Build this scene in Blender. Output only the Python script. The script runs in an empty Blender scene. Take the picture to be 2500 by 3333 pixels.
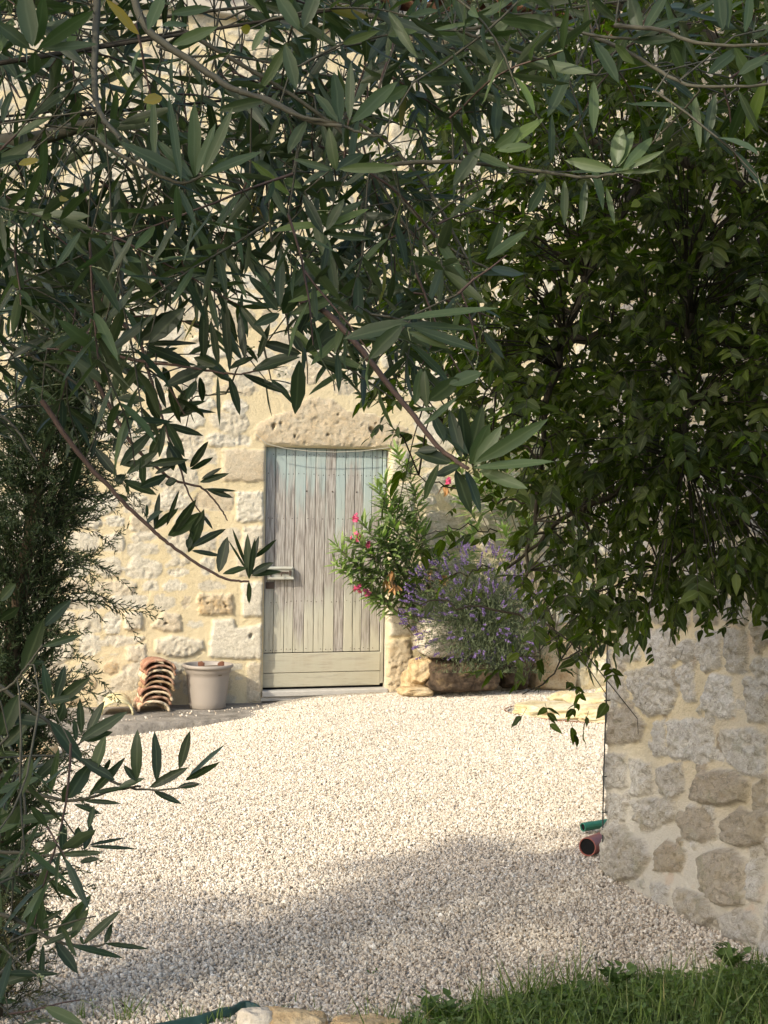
import bpy, math, numpy as np
from mathutils import Vector, Matrix
rad = math.radians
scene = bpy.context.scene
COL = scene.collection
RNG = np.random.default_rng(7)

# ------------------------------------------------------------------ camera
FPX, PW, PH = 4814.0, 2500.0, 3333.0
CAM = np.array([0.0, 0.0, 1.6])
PITCH, ROLL = math.atan(62.0 / FPX), rad(0.95)
cam_rot = (Matrix.Rotation(rad(90) - PITCH, 3, 'X') @ Matrix.Rotation(ROLL, 3, 'Z'))
R3 = np.array(cam_rot)
cd = bpy.data.cameras.new('camera'); co = bpy.data.objects.new('camera', cd); COL.objects.link(co)
co.location = CAM; co.rotation_euler = cam_rot.to_euler()
cd.sensor_fit = 'VERTICAL'; cd.sensor_height = 36.0; cd.sensor_width = 27.0
cd.lens = 36.0 * FPX / PH; cd.clip_start = 0.05; cd.clip_end = 1000
scene.camera = co

def ray(px, py):
    d = R3 @ np.array([(px - PW / 2) / FPX, -(py - PH / 2) / FPX, -1.0])
    return d / (R3 @ np.array([0, 0, -1.0])).dot(d) if False else d
def at(px, py, depth):                     # point seen at a pixel, depth metres in front of the camera
    return CAM + ray(px, py) * depth
def on_ground(px, py, z=0.0):
    d = ray(px, py); return CAM + d * ((z - CAM[2]) / d[2])
def project(P):
    q = (np.asarray(P) - CAM) @ R3
    w = np.maximum(-q[..., 2], 1e-3)
    return PW / 2 + q[..., 0] / w * FPX, PH / 2 - q[..., 1] / w * FPX

# ------------------------------------------------------------------ noise
def vnoise(x, y, seed=0):
    rs = np.random.RandomState(seed); T = rs.rand(256, 256)
    xi = np.floor(x).astype(int); yi = np.floor(y).astype(int)
    fx = x - xi; fy = y - yi; fx = fx * fx * (3 - 2 * fx); fy = fy * fy * (3 - 2 * fy)
    a = T[xi & 255, yi & 255]; b = T[(xi + 1) & 255, yi & 255]
    c = T[xi & 255, (yi + 1) & 255]; d = T[(xi + 1) & 255, (yi + 1) & 255]
    return (a * (1 - fx) + b * fx) * (1 - fy) + (c * (1 - fx) + d * fx) * fy
def fbm(x, y, s, octv=3, seed=0, gain=.5):
    x = np.asarray(x, float); y = np.asarray(y, float)
    v = 0; a = 1; t = 0
    for o in range(octv):
        v = v + a * (vnoise(x * s + 17.3 * o, y * s + 5.1 * o, seed + o) - .5); t += a; a *= gain; s *= 2.03
    return v / t * 2
def sstep(e0, e1, x):
    t = np.clip((x - e0) / (e1 - e0), 0, 1); return t * t * (3 - 2 * t)

# ------------------------------------------------------------------ objects
def tag(o, label=None, cat=None, group=None, kind=None):
    if label: o['label'] = label
    if cat: o['category'] = cat
    if group: o['group'] = group
    if kind: o['kind'] = kind
    return o
def empty(name, loc, label, cat, group=None):
    o = bpy.data.objects.new(name, None); COL.objects.link(o); o.location = loc; o.empty_display_size = .1
    return tag(o, label, cat, group)
def mk(name, V, F, mat=None, parent=None, smooth=False, col=None, rnd=None, world=True):
    """V (n,3); F an (m,k) array or a list of such arrays; vertices given in world space"""
    V = np.asarray(V, float).reshape(-1, 3)
    if parent is not None and world:
        M = np.array(parent_world(parent).inverted()); V = V @ M[:3, :3].T + M[:3, 3]
    Fs = F if isinstance(F, list) and np.ndim(F[0]) == 2 else [F]
    Fs = [np.asarray(f, int) for f in Fs if len(f)]
    me = bpy.data.meshes.new(name)
    me.vertices.add(len(V)); me.vertices.foreach_set('co', V.ravel())
    nl = sum(f.size for f in Fs); nf = sum(len(f) for f in Fs)
    me.loops.add(nl); me.loops.foreach_set('vertex_index', np.concatenate([f.ravel() for f in Fs]))
    me.polygons.add(nf)
    tot = np.concatenate([np.full(len(f), f.shape[1]) for f in Fs])
    st = np.concatenate([[0], np.cumsum(tot)[:-1]])
    me.polygons.foreach_set('loop_start', st); me.polygons.foreach_set('loop_total', tot)
    me.polygons.foreach_set('use_smooth', np.full(nf, bool(smooth)))
    if col is not None:
        a = me.attributes.new('sc', 'FLOAT_COLOR', 'POINT')
        c = np.ones((len(V), 4)); c[:, :col.shape[1]] = col; a.data.foreach_set('color', c.ravel())
    if rnd is not None:
        a = me.attributes.new('rnd', 'FLOAT', 'POINT'); a.data.foreach_set('value', np.asarray(rnd, float))
    me.update(calc_edges=True); me.validate()
    if mat: me.materials.append(mat)
    o = bpy.data.objects.new(name, me); COL.objects.link(o)
    if parent is not None: o.parent = parent
    return o
def parent_world(p):
    m = Matrix.LocRotScale(p.location, p.rotation_euler, p.scale)
    return parent_world(p.parent) @ m if p.parent else m

class MB:
    """collects pieces into one mesh"""
    def __init__(s): s.V = []; s.F = {}; s.n = 0; s.R = []
    def add(s, V, F, r=None):
        V = np.asarray(V, float); F = np.asarray(F, int)
        s.V.append(V); s.F.setdefault(F.shape[1], []).append(F + s.n); s.n += len(V)
        s.R.append(np.zeros(len(V)) if r is None else np.broadcast_to(r, (len(V),)))
    def build(s, name, mat, parent=None, smooth=False):
        return mk(name, np.concatenate(s.V), [np.concatenate(f) for f in s.F.values()], mat, parent, smooth, rnd=np.concatenate(s.R))

def frame_for(d):
    d = d / (np.linalg.norm(d) + 1e-9); a = np.array([0, 0, 1.]) if abs(d[2]) < .9 else np.array([1., 0, 0])
    s = np.cross(d, a); s /= np.linalg.norm(s); return d, s, np.cross(s, d)
def tube(mb, pts, r0, r1=None, sides=6, r=None, cap=True):
    pts = np.asarray(pts, float); n = len(pts); r1 = r0 if r1 is None else r1
    rr = np.linspace(r0, r1, n) if np.isscalar(r0) else np.asarray(r0)
    T = np.gradient(pts, axis=0); d, s, u = frame_for(T[0])
    V = []
    for i in range(n):
        d = T[i] / (np.linalg.norm(T[i]) + 1e-9); s = s - d * s.dot(d); s /= np.linalg.norm(s) + 1e-9; u = np.cross(s, d)
        a = np.arange(sides) * 2 * math.pi / sides
        V.append(pts[i] + rr[i] * (np.cos(a)[:, None] * s + np.sin(a)[:, None] * u))
    V = np.concatenate(V); F = []
    for i in range(n - 1):
        for k in range(sides):
            a, b = i * sides + k, i * sides + (k + 1) % sides
            F.append((a, b, b + sides, a + sides))
    mb.add(V, F, r)
    if cap:
        mb.add(V[:sides], [list(range(sides))[::-1]], r); mb.add(V[-sides:], [list(range(sides))], r)
def box(mb, c, h, ax=None, bev=0.0, r=None):
    """bevelled box, centre c, half sizes h, axes rows of ax"""
    ax = np.eye(3) if ax is None else np.asarray(ax); h = np.asarray(h, float); b = min(bev, h.min() * .49)
    if b <= 0:
        V = np.array([[x, y, z] for x in (-1, 1) for y in (-1, 1) for z in (-1, 1)]) * h
        F = [(0, 1, 3, 2), (4, 6, 7, 5), (0, 4, 5, 1), (2, 3, 7, 6), (0, 2, 6, 4), (1, 5, 7, 3)]
        mb.add(np.asarray(c) + V @ ax, F, r); return
    V = []; idx = {}
    for x in (-1, 1):
        for y in (-1, 1):
            for z in (-1, 1):
                s = np.array([x, y, z])
                for a in range(3):
                    p = s * (h - b); p[a] = s[a] * h[a]; idx[(x, y, z, a)] = len(V); V.append(p)
    F4 = []; F3 = []
    for a in range(3):
        o1, o2 = (a + 1) % 3, (a + 2) % 3
        for sg in (-1, 1):
            q = []
            for u, v in ((-1, -1), (1, -1), (1, 1), (-1, 1)):
                s = [0, 0, 0]; s[a] = sg; s[o1] = u; s[o2] = v; q.append(idx[(*s, a)])
            F4.append(q if sg > 0 else q[::-1])
        for u in (-1, 1):
            for v in (-1, 1):
                s0 = [0, 0, 0]; s0[a] = -1; s0[o1] = u; s0[o2] = v; s1 = list(s0); s1[a] = 1
                q = [idx[(*s0, o1)], idx[(*s1, o1)], idx[(*s1, o2)], idx[(*s0, o2)]]
                F4.append(q[::-1] if u * v > 0 else q)
    for x in (-1, 1):
        for y in (-1, 1):
            for z in (-1, 1):
                q = [idx[(x, y, z, 0)], idx[(x, y, z, 1)], idx[(x, y, z, 2)]]
                F3.append(q if x * y * z > 0 else q[::-1])
    V = np.asarray(c) + np.array(V) @ ax
    n0 = s0 = mb.n
    mb.add(V, F4, r)
    mb.F.setdefault(3, []).append(np.array(F3) + n0)

# ------------------------------------------------------------------ materials
class NT:
    def __init__(s, name):
        s.m = bpy.data.materials.new(name); s.m.use_nodes = True; s.t = s.m.node_tree; s.t.nodes.clear()
        s.out = s.t.nodes.new('ShaderNodeOutputMaterial')
    def n(s, typ, inp=None, **kw):
        nd = s.t.nodes.new('ShaderNode' + typ)
        for k, v in kw.items(): setattr(nd, k, v)
        for k, v in (inp or {}).items():
            if isinstance(v, (bpy.types.NodeSocket,)): s.t.links.new(v, nd.inputs[k])
            else: nd.inputs[k].default_value = v
        return nd
    def co(s, kind='Object'): return s.n('TexCoord').outputs[kind]
    def noise(s, scale, det=4, rough=.6, vec=None, dist=0):
        i = {'Scale': scale, 'Detail': det, 'Roughness': rough, 'Distortion': dist}
        if vec is not None: i['Vector'] = vec
        return s.n('TexNoise', i).outputs['Fac']
    def mapv(s, vec, sc): return s.n('Mapping', {'Vector': vec, 'Scale': sc}).outputs[0]
    def ramp(s, fac, stops, interp='LINEAR'):
        nd = s.n('ValToRGB', {'Fac': fac}); cr = nd.color_ramp; cr.interpolation = interp
        while len(cr.elements) < len(stops): cr.elements.new(.5)
        for e, (p, c) in zip(cr.elements, stops):
            e.position = p; e.color = (*c, 1) if not np.isscalar(c) else (c, c, c, 1)
        return nd.outputs[0]
    def mix(s, fac, a, b, mode='MIX'):
        nd = s.n('Mix', data_type='RGBA', blend_type=mode)
        for k, v in ((0, fac), (6, a), (7, b)):
            if isinstance(v, bpy.types.NodeSocket): s.t.links.new(v, nd.inputs[k])
            else: nd.inputs[k].default_value = v if k == 0 else (*v, 1)
        return nd.outputs[2]
    def math(s, op, a, b=0.0, clamp=False):
        nd = s.n('Math', operation=op, use_clamp=clamp)
        for k, v in ((0, a), (1, b)):
            if isinstance(v, bpy.types.NodeSocket): s.t.links.new(v, nd.inputs[k])
            else: nd.inputs[k].default_value = v
        return nd.outputs[0]
    def attr(s, name, typ='GEOMETRY'): return s.n('Attribute', attribute_name=name, attribute_type=typ)
    def bump(s, h, strength=.5, dist=.01, normal=None):
        i = {'Height': h, 'Strength': strength, 'Distance': dist}
        if normal is not None: i['Normal'] = normal
        return s.n('Bump', i).outputs[0]
    def finish(s, col, rough=.8, spec=.3, normal=None, transl=0.0, tcol=None, metal=0.0):
        i = {'Roughness': rough, 'Specular IOR Level': spec, 'Metallic': metal}
        if isinstance(col, bpy.types.NodeSocket): i['Base Color'] = col
        else: i['Base Color'] = (*col, 1)
        if normal is not None: i['Normal'] = normal
        sh = s.n('BsdfPrincipled', i).outputs[0]
        if transl:
            t = s.n('BsdfTranslucent', {'Color': tcol if tcol is not None else (i['Base Color'])}).outputs[0]
            mx = s.n('MixShader', {0: transl}); s.t.links.new(sh, mx.inputs[1]); s.t.links.new(t, mx.inputs[2]); sh = mx.outputs[0]
        s.t.links.new(sh, s.out.inputs[0]); return s.m

def mat_masonry(name, mortar, mortar2, stone_a, stone_b, ochre, dark=(.12, .10, .07), blotch=False):
    t = NT(name); o = t.co(); a = t.attr('sc').outputs['Color']; sp = t.n('SeparateColor', {'Color': a})
    mask, tint, och = sp.outputs[0], sp.outputs[1], sp.outputs[2]
    n1 = t.noise(9, 5, .65, o); n2 = t.noise(45, 5, .7, o); n3 = t.noise(1.3, 3, .5, o); n4 = t.noise(180, 3, .6, o)
    st = t.mix(tint, stone_a, stone_b)
    st = t.mix(t.math('MULTIPLY', och, t.ramp(n1, [(.3, .35), (.7, 1.)])), st, ochre)
    st = t.mix(t.ramp(n2, [(.35, .55), (.6, 0.)]), st, tuple(.68 * c for c in stone_b))
    st = t.mix(t.math('MULTIPLY', t.ramp(n2, [(.62, 0.), (.75, 1.)]), .5), st, tuple(min(1, 1.12 * c) for c in stone_a))
    st = t.mix(t.math('MULTIPLY', t.ramp(t.noise(26, 4, .7, o), [(.66, 0.), (.72, 1.)]), .35), st, dark)
    mo = t.mix(t.ramp(n3, [(.35, 0.), (.65, 1.)]), mortar, mortar2)
    mo = t.mix(t.math('MULTIPLY', n1, .35), mo, tuple(.75 * c for c in mortar))
    if blotch:                                             # whiter repointed mortar low down, pink and olive stains on the stones
        zz = t.n('SeparateXYZ', {'Vector': o}).outputs[2]; lowz = t.ramp(t.math('ADD', t.math('MULTIPLY', zz, .5), t.math('MULTIPLY', n3, .35)), [(.36, 1.), (.46, 0.)])
        mo = t.mix(lowz, mo, (.60, .56, .47)); mo = t.mix(t.math('MULTIPLY', t.ramp(t.noise(5, 3, .5, o), [(.64, 0.), (.69, 1.)]), .4), mo, (.56, .38, .25))
        st = t.mix(t.math('MULTIPLY', t.ramp(t.noise(4, 4, .6, o, 1.0), [(.52, 0.), (.62, 1.)]), .35), st, (.42, .36, .24))
        st = t.mix(t.math('MULTIPLY', t.ramp(t.noise(7, 4, .6, o, .6), [(.6, 0.), (.68, 1.)]), .4), st, (.27, .27, .17))
    c = t.mix(mask, mo, st)
    ck = t.math('ABSOLUTE', t.math('SUBTRACT', t.noise(11, 3, .6, o, 1.2), .5))
    c = t.mix(t.math('MULTIPLY', t.math('MULTIPLY', t.ramp(ck, [(.0, 1.), (.014, 0.)]), mask), .55 if blotch else .3), c, tuple(.4 * k for k in stone_b))
    c = t.mix(t.math('MULTIPLY', t.ramp(n4, [(.3, 1.), (.5, 0.)]), .12 if blotch else .22), c, dark)
    if blotch: c = t.mix(t.math('MULTIPLY', t.ramp(t.noise(2.6, 5, .65, o, .8), [(.42, 1.), (.58, 0.)]), .14), c, (.30, .26, .19))
    h = t.math('ADD', t.math('MULTIPLY', n2, .8), t.math('MULTIPLY', n4, .35))
    return t.finish(c, .93, .15, t.bump(h, 1.0, .016 if blotch else .011))

M_WALL = mat_masonry('limestone_masonry', (.685, .58, .38), (.66, .55, .335), (.70, .65, .53), (.58, .515, .39), (.50, .34, .16))
M_WALL2 = mat_masonry('grey_limestone_masonry', (.68, .58, .37), (.65, .58, .45), (.70, .68, .63), (.38, .345, .28), (.40, .29, .16), blotch=True)

def mat_rock(name, c1, c2, c3, sc=8):
    t = NT(name); o = t.co(); n1 = t.noise(sc, 6, .65, o); n2 = t.noise(sc * 6, 5, .7, o)
    c = t.ramp(n1, [(.3, c1), (.5, c2), (.72, c3)])
    c = t.mix(t.math('MULTIPLY', t.ramp(n2, [(.3, 1.), (.5, 0.)]), .5), c, tuple(.35 * k for k in c1))
    return t.finish(c, .92, .2, t.bump(t.math('ADD', n2, n1), .7, .012))
M_ROCK = mat_rock('ochre_rock', (.33, .21, .10), (.50, .38, .22), (.60, .50, .34))
M_DARKROCK = mat_rock('dark_brown_rock', (.03, .022, .016), (.085, .060, .040), (.22, .16, .09))
M_PALEROCK = mat_rock('pale_limestone_block', (.42, .36, .28), (.56, .50, .40), (.66, .61, .52), 6)
M_SLABROCK = mat_rock('yellow_flagstone', (.42, .30, .13), (.62, .53, .34), (.72, .66, .50), 5)
M_CONC = mat_rock('weathered_concrete', (.14, .125, .10), (.24, .215, .18), (.36, .33, .28), 7)
M_SOIL = mat_rock('dry_soil', (.06, .045, .03), (.13, .10, .07), (.22, .18, .12), 9)

def mat_leaf(name, stops, rough=.45, spec=.45, transl=.22, tmul=(1.1, 1.5, .45), vein=0.0, under=None):
    t = NT(name); r = t.attr('rnd').outputs['Fac']; o = t.co()
    c = t.ramp(r, stops)
    if under: c = t.mix(t.math('MULTIPLY', t.n('NewGeometry').outputs['Backfacing'], .45), c, under)
    if vein: c = t.mix(t.math('MULTIPLY', t.ramp(t.attr('mid').outputs['Fac'], [(.8, 0.), (.97, 1.)]), vein), c, (.26, .30, .16))
    c = t.mix(t.math('MULTIPLY', t.noise(14, 3, .5, o), .35), c, tuple(.6 * k for k in stops[0][1]))
    tc = t.mix(1.0, c, tmul, 'MULTIPLY')
    return t.finish(c, rough, spec, None, transl, tc)
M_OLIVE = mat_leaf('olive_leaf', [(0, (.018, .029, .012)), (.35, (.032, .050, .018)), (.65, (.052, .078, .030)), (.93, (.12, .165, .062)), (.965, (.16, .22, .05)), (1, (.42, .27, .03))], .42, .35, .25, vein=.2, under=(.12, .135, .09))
M_WIST = mat_leaf('broad_leaf', [(0, (.028, .038, .007)), (.5, (.058, .076, .010)), (.9, (.11, .14, .024)), (1, (.22, .23, .05))], .5, .3, .5, (1.5, 2.0, .25), vein=.25)
M_OLEA = mat_leaf('oleander_leaf', [(0, (.085, .13, .04)), (.6, (.18, .25, .08)), (1, (.30, .38, .13))], .42, .4, .35, vein=.4)
M_DRYLEAF = mat_leaf('dry_leaf', [(0, (.40, .20, .07)), (1, (.60, .36, .16))], .7, .2, .2, (1, 1, 1))
M_CYP = mat_leaf('cypress_foliage', [(0, (.040, .062, .022)), (.6, (.065, .092, .035)), (.9, (.10, .12, .05)), (1, (.20, .15, .07))], .6, .3, .1)
M_LAVL = mat_leaf('lavender_foliage', [(0, (.085, .11, .055)), (1, (.19, .22, .125))], .7, .2, .15)
M_LAVF = mat_leaf('lavender_flower', [(0, (.16, .105, .26)), (1, (.30, .22, .41))], .8, .1, .15, (1, 1, 1))
M_PINK = mat_leaf('pink_petal', [(0, (.60, .06, .16)), (1, (.75, .18, .30))], .6, .2, .3, (1, 1, 1))
M_GRASS = mat_leaf('grass_blade', [(0, (.095, .145, .032)), (.6, (.18, .24, .065)), (.93, (.13, .18, .06)), (1, (.30, .26, .13))], .5, .35, .3)
M_WEED = mat_leaf('weed_leaf', [(0, (.07, .12, .03)), (1, (.13, .20, .055))], .5, .35, .3)
M_SHADE = mat_leaf('shade_tree_leaf', [(0, (.05, .09, .02)), (1, (.09, .14, .04))], .5, .4, .25)

def mat_plain(name, c, rough=.7, spec=.3, var=.3, sc=20, metal=0.0, bump=.3):
    t = NT(name); o = t.co(); n = t.noise(sc, 5, .65, o)
    col = t.mix(t.ramp(n, [(.3, var), (.65, 0.)]), c, tuple(.55 * k for k in c))
    return t.finish(col, rough, spec, t.bump(n, bump, .004), metal=metal)
M_BARK = mat_plain('grey_bark', (.055, .047, .036), .9, .1, .8, 40, bump=.8)
M_TWIG = mat_plain('olive_twig', (.10, .092, .065), .8, .2, .5, 60)
M_REDTWIG = mat_plain('reddish_twig', (.115, .075, .06), .8, .2, .5, 60)
M_DTWIG = mat_plain('brown_twig', (.05, .042, .028), .85, .2, .5, 60)
M_BUD = mat_plain('olive_bud', (.26, .28, .14), .7, .3)
M_BARKCYP = mat_plain('cypress_bark', (.11, .08, .05), .95, .1, .8, 30, bump=1)
M_STEM = mat_plain('oleander_stem', (.24, .20, .13), .85, .2, .5, 40)
M_IRON = mat_plain('rusty_iron', (.10, .075, .06), .75, .4, .6, 50, .4)
M_RUST = mat_plain('rusted_steel', (.23, .085, .04), .85, .3, .6, 30, .2)
M_DARKROD = mat_plain('dark_wire', (.03, .035, .033), .6, .4)
M_ROPE = mat_plain('grey_cord', (.40, .38, .31), .9, .1)
M_POT = mat_plain('taupe_plastic', (.285, .25, .215), .52, .4, .12, 6, bump=.05)
M_GREENPIPE = mat_plain('green_plastic', (.035, .19, .12), .45, .45, .25, 30)
M_GREENSTRIP = mat_plain('dark_green_plastic', (.022, .06, .05), .5, .45, .3, 30)
M_REDPIPE = mat_plain('red_plastic_pipe', (.30, .095, .07), .55, .4, .35, 30)
M_BLACK = mat_plain('black_shade_fill', (.012, .012, .012), .9, .1)  # near black colour standing in for shade in openings and gaps
M_SLATE = mat_plain('terracotta_shard', (.15, .07, .045), .9, .1)
def mat_tile(name, c1, c2, c3):
    t = NT(name); o = t.co(); n1 = t.noise(12, 5, .65, o, .4); n2 = t.noise(60, 4, .7, o)
    c = t.ramp(n1, [(.32, c1), (.5, c2), (.68, c3)])
    c = t.mix(t.math('MULTIPLY', t.ramp(n2, [(.3, 1.), (.48, 0.)]), .5), c, (.10, .07, .05))
    return t.finish(c, .9, .15, t.bump(n2, .5, .004))
M_TILE = [mat_tile('terracotta_tile', (.24, .12, .08), (.35, .19, .125), (.48, .35, .25)),
          mat_tile('pale_terracotta_tile', (.40, .23, .13), (.60, .48, .33), (.66, .58, .42)),
          mat_tile('mossy_terracotta_tile', (.15, .10, .06), (.30, .20, .11), (.44, .33, .2)),
          mat_tile('lichen_yellow_tile', (.52, .42, .21), (.66, .58, .33), (.70, .64, .45))]

# ================================================================== THE HOUSE WALL
TH = rad(18)
U1 = np.array([math.cos(TH), math.sin(TH), 0]); N1 = np.array([math.sin(TH), -math.cos(TH), 0]); Z = np.array([0, 0, 1.])
O1 = at(857, 2262, 11.45); O1[2] = 0
def plane_uz(px, py, O, U, N, v=0.0):
    d = ray(px, py); P0 = O + N * v; t = (P0 - CAM).dot(N) / d.dot(N); P = CAM + d * t
    return (P - O).dot(U), P[2]
def w1(px, py, v=0.0): return plane_uz(px, py, O1, U1, N1, v)
def W1P(u, z, v=0.0): return O1 + U1 * u + Z * z + N1 * v
DW = w1(1256, 2250)[0]
DL0, DTOP = 0.0, w1(1065, 1457)[1]
DBOT = w1(1065, 2252)[1]

def stone_poly(rs, cu, cz, hw, hh, rough=1.0):
    K = 9; an = np.arange(K) * 2 * math.pi / K + rs.uniform(-.22, .22, K) + rs.uniform(0, 6)
    ca, sa = np.cos(an), np.sin(an)
    box_ = hw * np.abs(ca) + hh * np.abs(sa); ell = np.sqrt((hw * ca) ** 2 + (hh * sa) ** 2)
    m = rs.uniform(.35, .8)
    return ca, sa, (ell * (1 - m) + box_ * m) * rs.uniform(.86, 1.0, K)

def masonry(O, U, N, u0, u1, z0, z1, res, stones, seed, warp=.012, mort=.004, hole=None, cover=.03, rug=.0058, hf=.6):
    nu = int(round((u1 - u0) / res)) + 1; nz = int(round((z1 - z0) / res)) + 1
    us = np.linspace(u0, u1, nu); zs = np.linspace(z0, z1, nz)
    Ug, Zg = np.meshgrid(us, zs, indexing='ij')
    Uw = Ug + warp * fbm(Ug, Zg, 14, 3, seed) ; Zw = Zg + warp * fbm(Ug, Zg, 14, 3, seed + 9)
    Uw += hf * warp * fbm(Ug, Zg, 60, 2, seed + 3); Zw += hf * warp * fbm(Ug, Zg, 60, 2, seed + 4)
    H = mort * fbm(Ug, Zg, 5, 2, seed + 20) + mort * .8 * fbm(Ug, Zg, 38, 3, seed + 21)
    cov = cover * np.clip(fbm(Ug, Zg, 2.2, 2, seed + 30) + .1, 0, 1)
    ridg = 1 - np.abs(fbm(Ug, Zg * 1.3, 15, 4, seed + 40, .6)) * 2.4
    ridg3 = 1 - np.abs(fbm(Ug + .3 * Zg, Zg * 1.2, 38, 3, seed + 47)) * 2.4
    ridg2 = fbm(Ug, Zg, 60, 2, seed + 41)
    pitn = fbm(Ug, Zg * 1.4, 34, 3, seed + 50)
    C = np.zeros((nu, nz, 3)); ID = np.zeros((nu, nz), int); C[..., 1] = .5
    for k, s in enumerate(stones):
        pts = s.get('poly')
        if pts is not None:
            pts = np.array(pts); a0, b0 = pts.min(0); a1, b1 = pts.max(0)
        else: a0, a1, b0, b1 = s['c'][0] - s['h'][0], s['c'][0] + s['h'][0], s['c'][1] - s['h'][1], s['c'][1] + s['h'][1]
        i0 = max(0, int((a0 - .04 - u0) / res)); i1 = min(nu, int((a1 + .04 - u0) / res) + 2)
        j0 = max(0, int((b0 - .04 - z0) / res)); j1 = min(nz, int((b1 + .04 - z0) / res) + 2)
        if i0 >= i1 or j0 >= j1: continue
        sl = (slice(i0, i1), slice(j0, j1)); x = Uw[sl]; y = Zw[sl]
        if pts is not None:
            d = np.full(x.shape, -1e9); inside = np.zeros(x.shape, bool); dd = np.full(x.shape, 1e9)
            for q in range(len(pts)):
                A = pts[q]; B = pts[(q + 1) % len(pts)]; e = B - A
                t = np.clip(((x - A[0]) * e[0] + (y - A[1]) * e[1]) / (e @ e), 0, 1)
                dd = np.minimum(dd, np.hypot(x - A[0] - t * e[0], y - A[1] - t * e[1]))
                cnd = ((A[1] > y) != (B[1] > y)) & (x < (B[0] - A[0]) * (y - A[1]) / (B[1] - A[1] + 1e-12) + A[0])
                inside ^= cnd
            d = np.where(inside, -dd, dd)
        else:
            ca, sa, rk = s['sup']; d = np.full(x.shape, -1e9)
            for q in range(len(ca)): d = np.maximum(d, (x - s['c'][0]) * ca[q] + (y - s['c'][1]) * sa[q] - rk[q])
        d = d + cov[sl] * s.get('cover', 1) - s.get('grow', 0)
        m = sstep(0, .012, -d); p = s.get('p', .012)
        tl = s.get('tilt', (0, 0)); cx, cy = (a0 + a1) / 2, (b0 + b1) / 2
        h = p + tl[0] * (x - cx) + tl[1] * (y - cy) + s.get('rug', 1) * rug * (ridg[sl] * 1.0 - .7 + .5 * ridg2[sl] + .7 * ridg3[sl]) + .003 * sstep(0, .05, -d)
        if s.get('pit'): h = h - .022 * s['pit'] * sstep(.42, .56, pitn[sl])
        for (hx, hz, hr) in s.get('holes', ()):
            h = h - .05 * sstep(hr, hr * .4, np.hypot(x - hx, y - hz))
        H[sl] = H[sl] * (1 - m) + h * m
        c = C[sl]; mm = sstep(.0, .006, -d)
        c[..., 0] = np.maximum(c[..., 0], mm); sel = mm > .02
        c[..., 1][sel] = s.get('t', .5); c[..., 2][sel] = s.get('o', 0); ID[sl][mm > .5] = k + 1
    keep = np.ones((nu - 1, nz - 1), bool); edges = None
    if hole:
        hu0, hu1, hz0, hz1 = hole
        a, b = int(round((hu0 - u0) / res)), int(round((hu1 - u0) / res)); c0, c1 = max(0, int(round((hz0 - z0) / res))), int(round((hz1 - z0) / res))
        keep[a:b, c0:c1] = False
        dist = np.maximum(np.maximum(us[a] - Ug, Ug - us[b]), np.maximum(zs[c0] - Zg, Zg - zs[c1]))
        H = H - .028 * (1 - np.sqrt(np.clip(1 - (1 - np.clip(dist / .035, 0, 1)) ** 2, 0, 1)))
        edges = (a, b, c0, c1)
    P = O + Ug[..., None] * U + Zg[..., None] * Z + H[..., None] * N
    idx = np.arange(nu * nz).reshape(nu, nz)
    F = np.stack([idx[:-1, :-1], idx[1:, :-1], idx[1:, 1:], idx[:-1, 1:]], -1)
    return dict(P=P, F=F, keep=keep, C=C, ID=ID, idx=idx, edges=edges, us=us, zs=zs)

def submesh(name, g, fmask, mat, parent, extra=None):
    F = g['F'][fmask & g['keep']]; used, inv = np.unique(F, return_inverse=True)
    V = g['P'].reshape(-1, 3)[used]; c = g['C'].reshape(-1, 3)[used]; F = inv.reshape(-1, 4)
    if extra: V2, F2, C2 = extra; F = np.concatenate([F, F2 + len(V)]); V = np.concatenate([V, V2]); c = np.concatenate([c, C2])
    return mk(name, V, F, mat, parent, True, col=c)

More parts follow.
